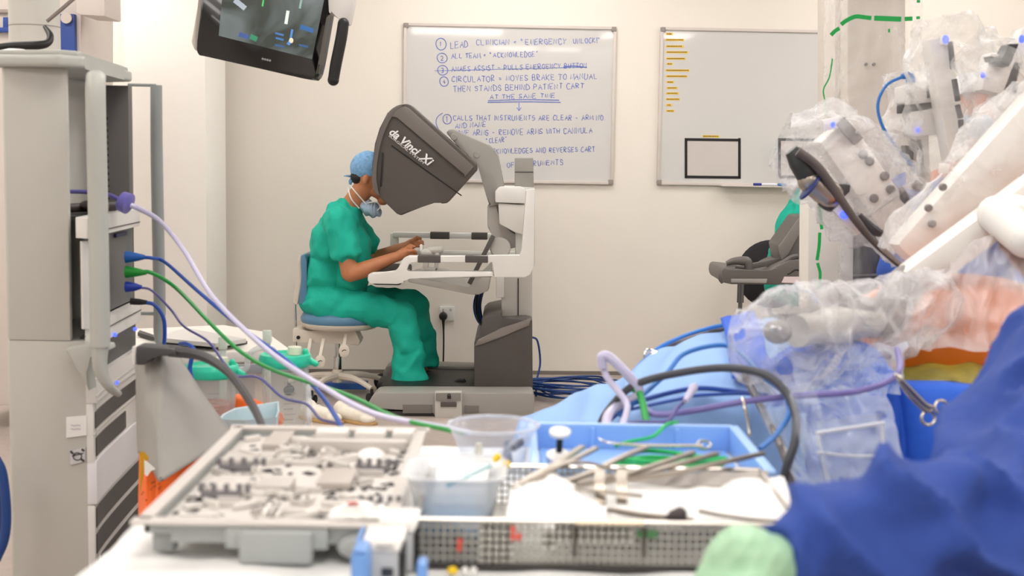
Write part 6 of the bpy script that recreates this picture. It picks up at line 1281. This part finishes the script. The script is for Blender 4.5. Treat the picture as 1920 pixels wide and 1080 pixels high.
b.cap(g(1450, 1062, 1.15), .026, g(1402, 1066, 1.145), .03)
fx = [((1372, 1050), (1345, 1072), (1328, 1104), .0), ((1362, 1060), (1332, 1088), (1318, 1124), .012), ((1366, 1078), (1340, 1104), (1330, 1136), .024), ((1376, 1096), (1356, 1118), (1350, 1144), .034)]
for a1_, a2_, a3_, dy in fx:
    b.cap(g(*a1_, 1.15-dy), .012, g(*a2_, 1.145-dy), .0105, 10); b.cap(g(*a2_, 1.145-dy), .0105, g(*a3_, 1.14-dy), .009, 10)
b.cap(g(1425, 1078, 1.12), .014, g(1392, 1108, 1.1), .012, 10); b.cap(g(1392, 1108, 1.1), .012, g(1362, 1128, 1.1), .010, 10)
organic('body', b, skin, pn4, .006, 3)
b = B(); b.cap(g(1470, 1060, 1.15), .028, g(1400, 1066, 1.145), .038)
b.ball(g(1392, 1062, 1.142), (.034, .03, .034))
for a1_, a2_, a3_, dy in fx:
    b.cap(g(*a1_, 1.15-dy), .0155, g(*a2_, 1.145-dy), .0135, 10); b.cap(g(*a2_, 1.145-dy), .0135, g(*a3_, 1.14-dy), .012, 10)
b.cap(g(1425, 1078, 1.12), .0155, g(1392, 1108, 1.1), .0135, 10); b.cap(g(1392, 1108, 1.1), .0135, g(1362, 1128, 1.1), .0115, 10)
organic('glove', b, glv, pn4, .004, 2, fold=.003, fs=30, stretch=(.5, 1, 1.2), ridges=(((.8, 0, -.6), .012, .0016, g(1430, 1040, 1.11), .04),))
b = B()
b.lathe(g(1432, 1056, 1.15), [(.036, 0), (.044, .004), (.040, .02), (.044, .05)], 28, g(1560, 1030, 1.19)-g(1452, 1052, 1.155)); b.cap(g(1488, 1052, 1.165), .042, g(1560, 1030, 1.19), .05); b.cap(g(1560, 1018, 1.19), .048, g(1645, 970, 1.22), .056); b.cap(g(1640, 990, 1.22), .05, g(1760, 945, 1.26), .052); b.cap(g(1650, 1040, 1.2), .05, g(1900, 1060, 1.3), .07); b.cap(g(1750, 950, 1.28), .054, g(1890, 985, 1.32), .066); b.cap(g(1890, 985, 1.32), .066, g(2010, 940, 1.42), .1)
b.cap(g(1500, 1075, 1.17), .034, g(1680, 1090, 1.2), .05)
b.cap(g(2035, 690, 1.7), .115, g(2000, 860, 1.64), .135); b.ball(g(2130, 600, 1.8), (.13, .13, .13)); b.cap(g(2060, 900, 1.65), .17, (g(2060, 900, 1.65)-V((0, 0, .7))), .2)
b.cap(g(2000, 860, 1.62), .13, g(2010, 950, 1.42), .1); b.cap(g(1950, 680, 1.62), .05, g(1878, 850, 1.56), .07); b.cap(g(1878, 850, 1.56), .07, g(1900, 960, 1.4), .07)
organic('gown', b, gw, pn4, .008, 4, fold=.012, fs=11, stretch=(.8, .8, .8), ridges=(((.5, 0, .85), .075, .019, g(1760, 980, 1.2), .16), ((.95, 0, .3), .035, .009, g(1500, 1020, 1.12), .05), ((.9, 0, -.5), .11, .022, g(1900, 760, 1.5), .22)))
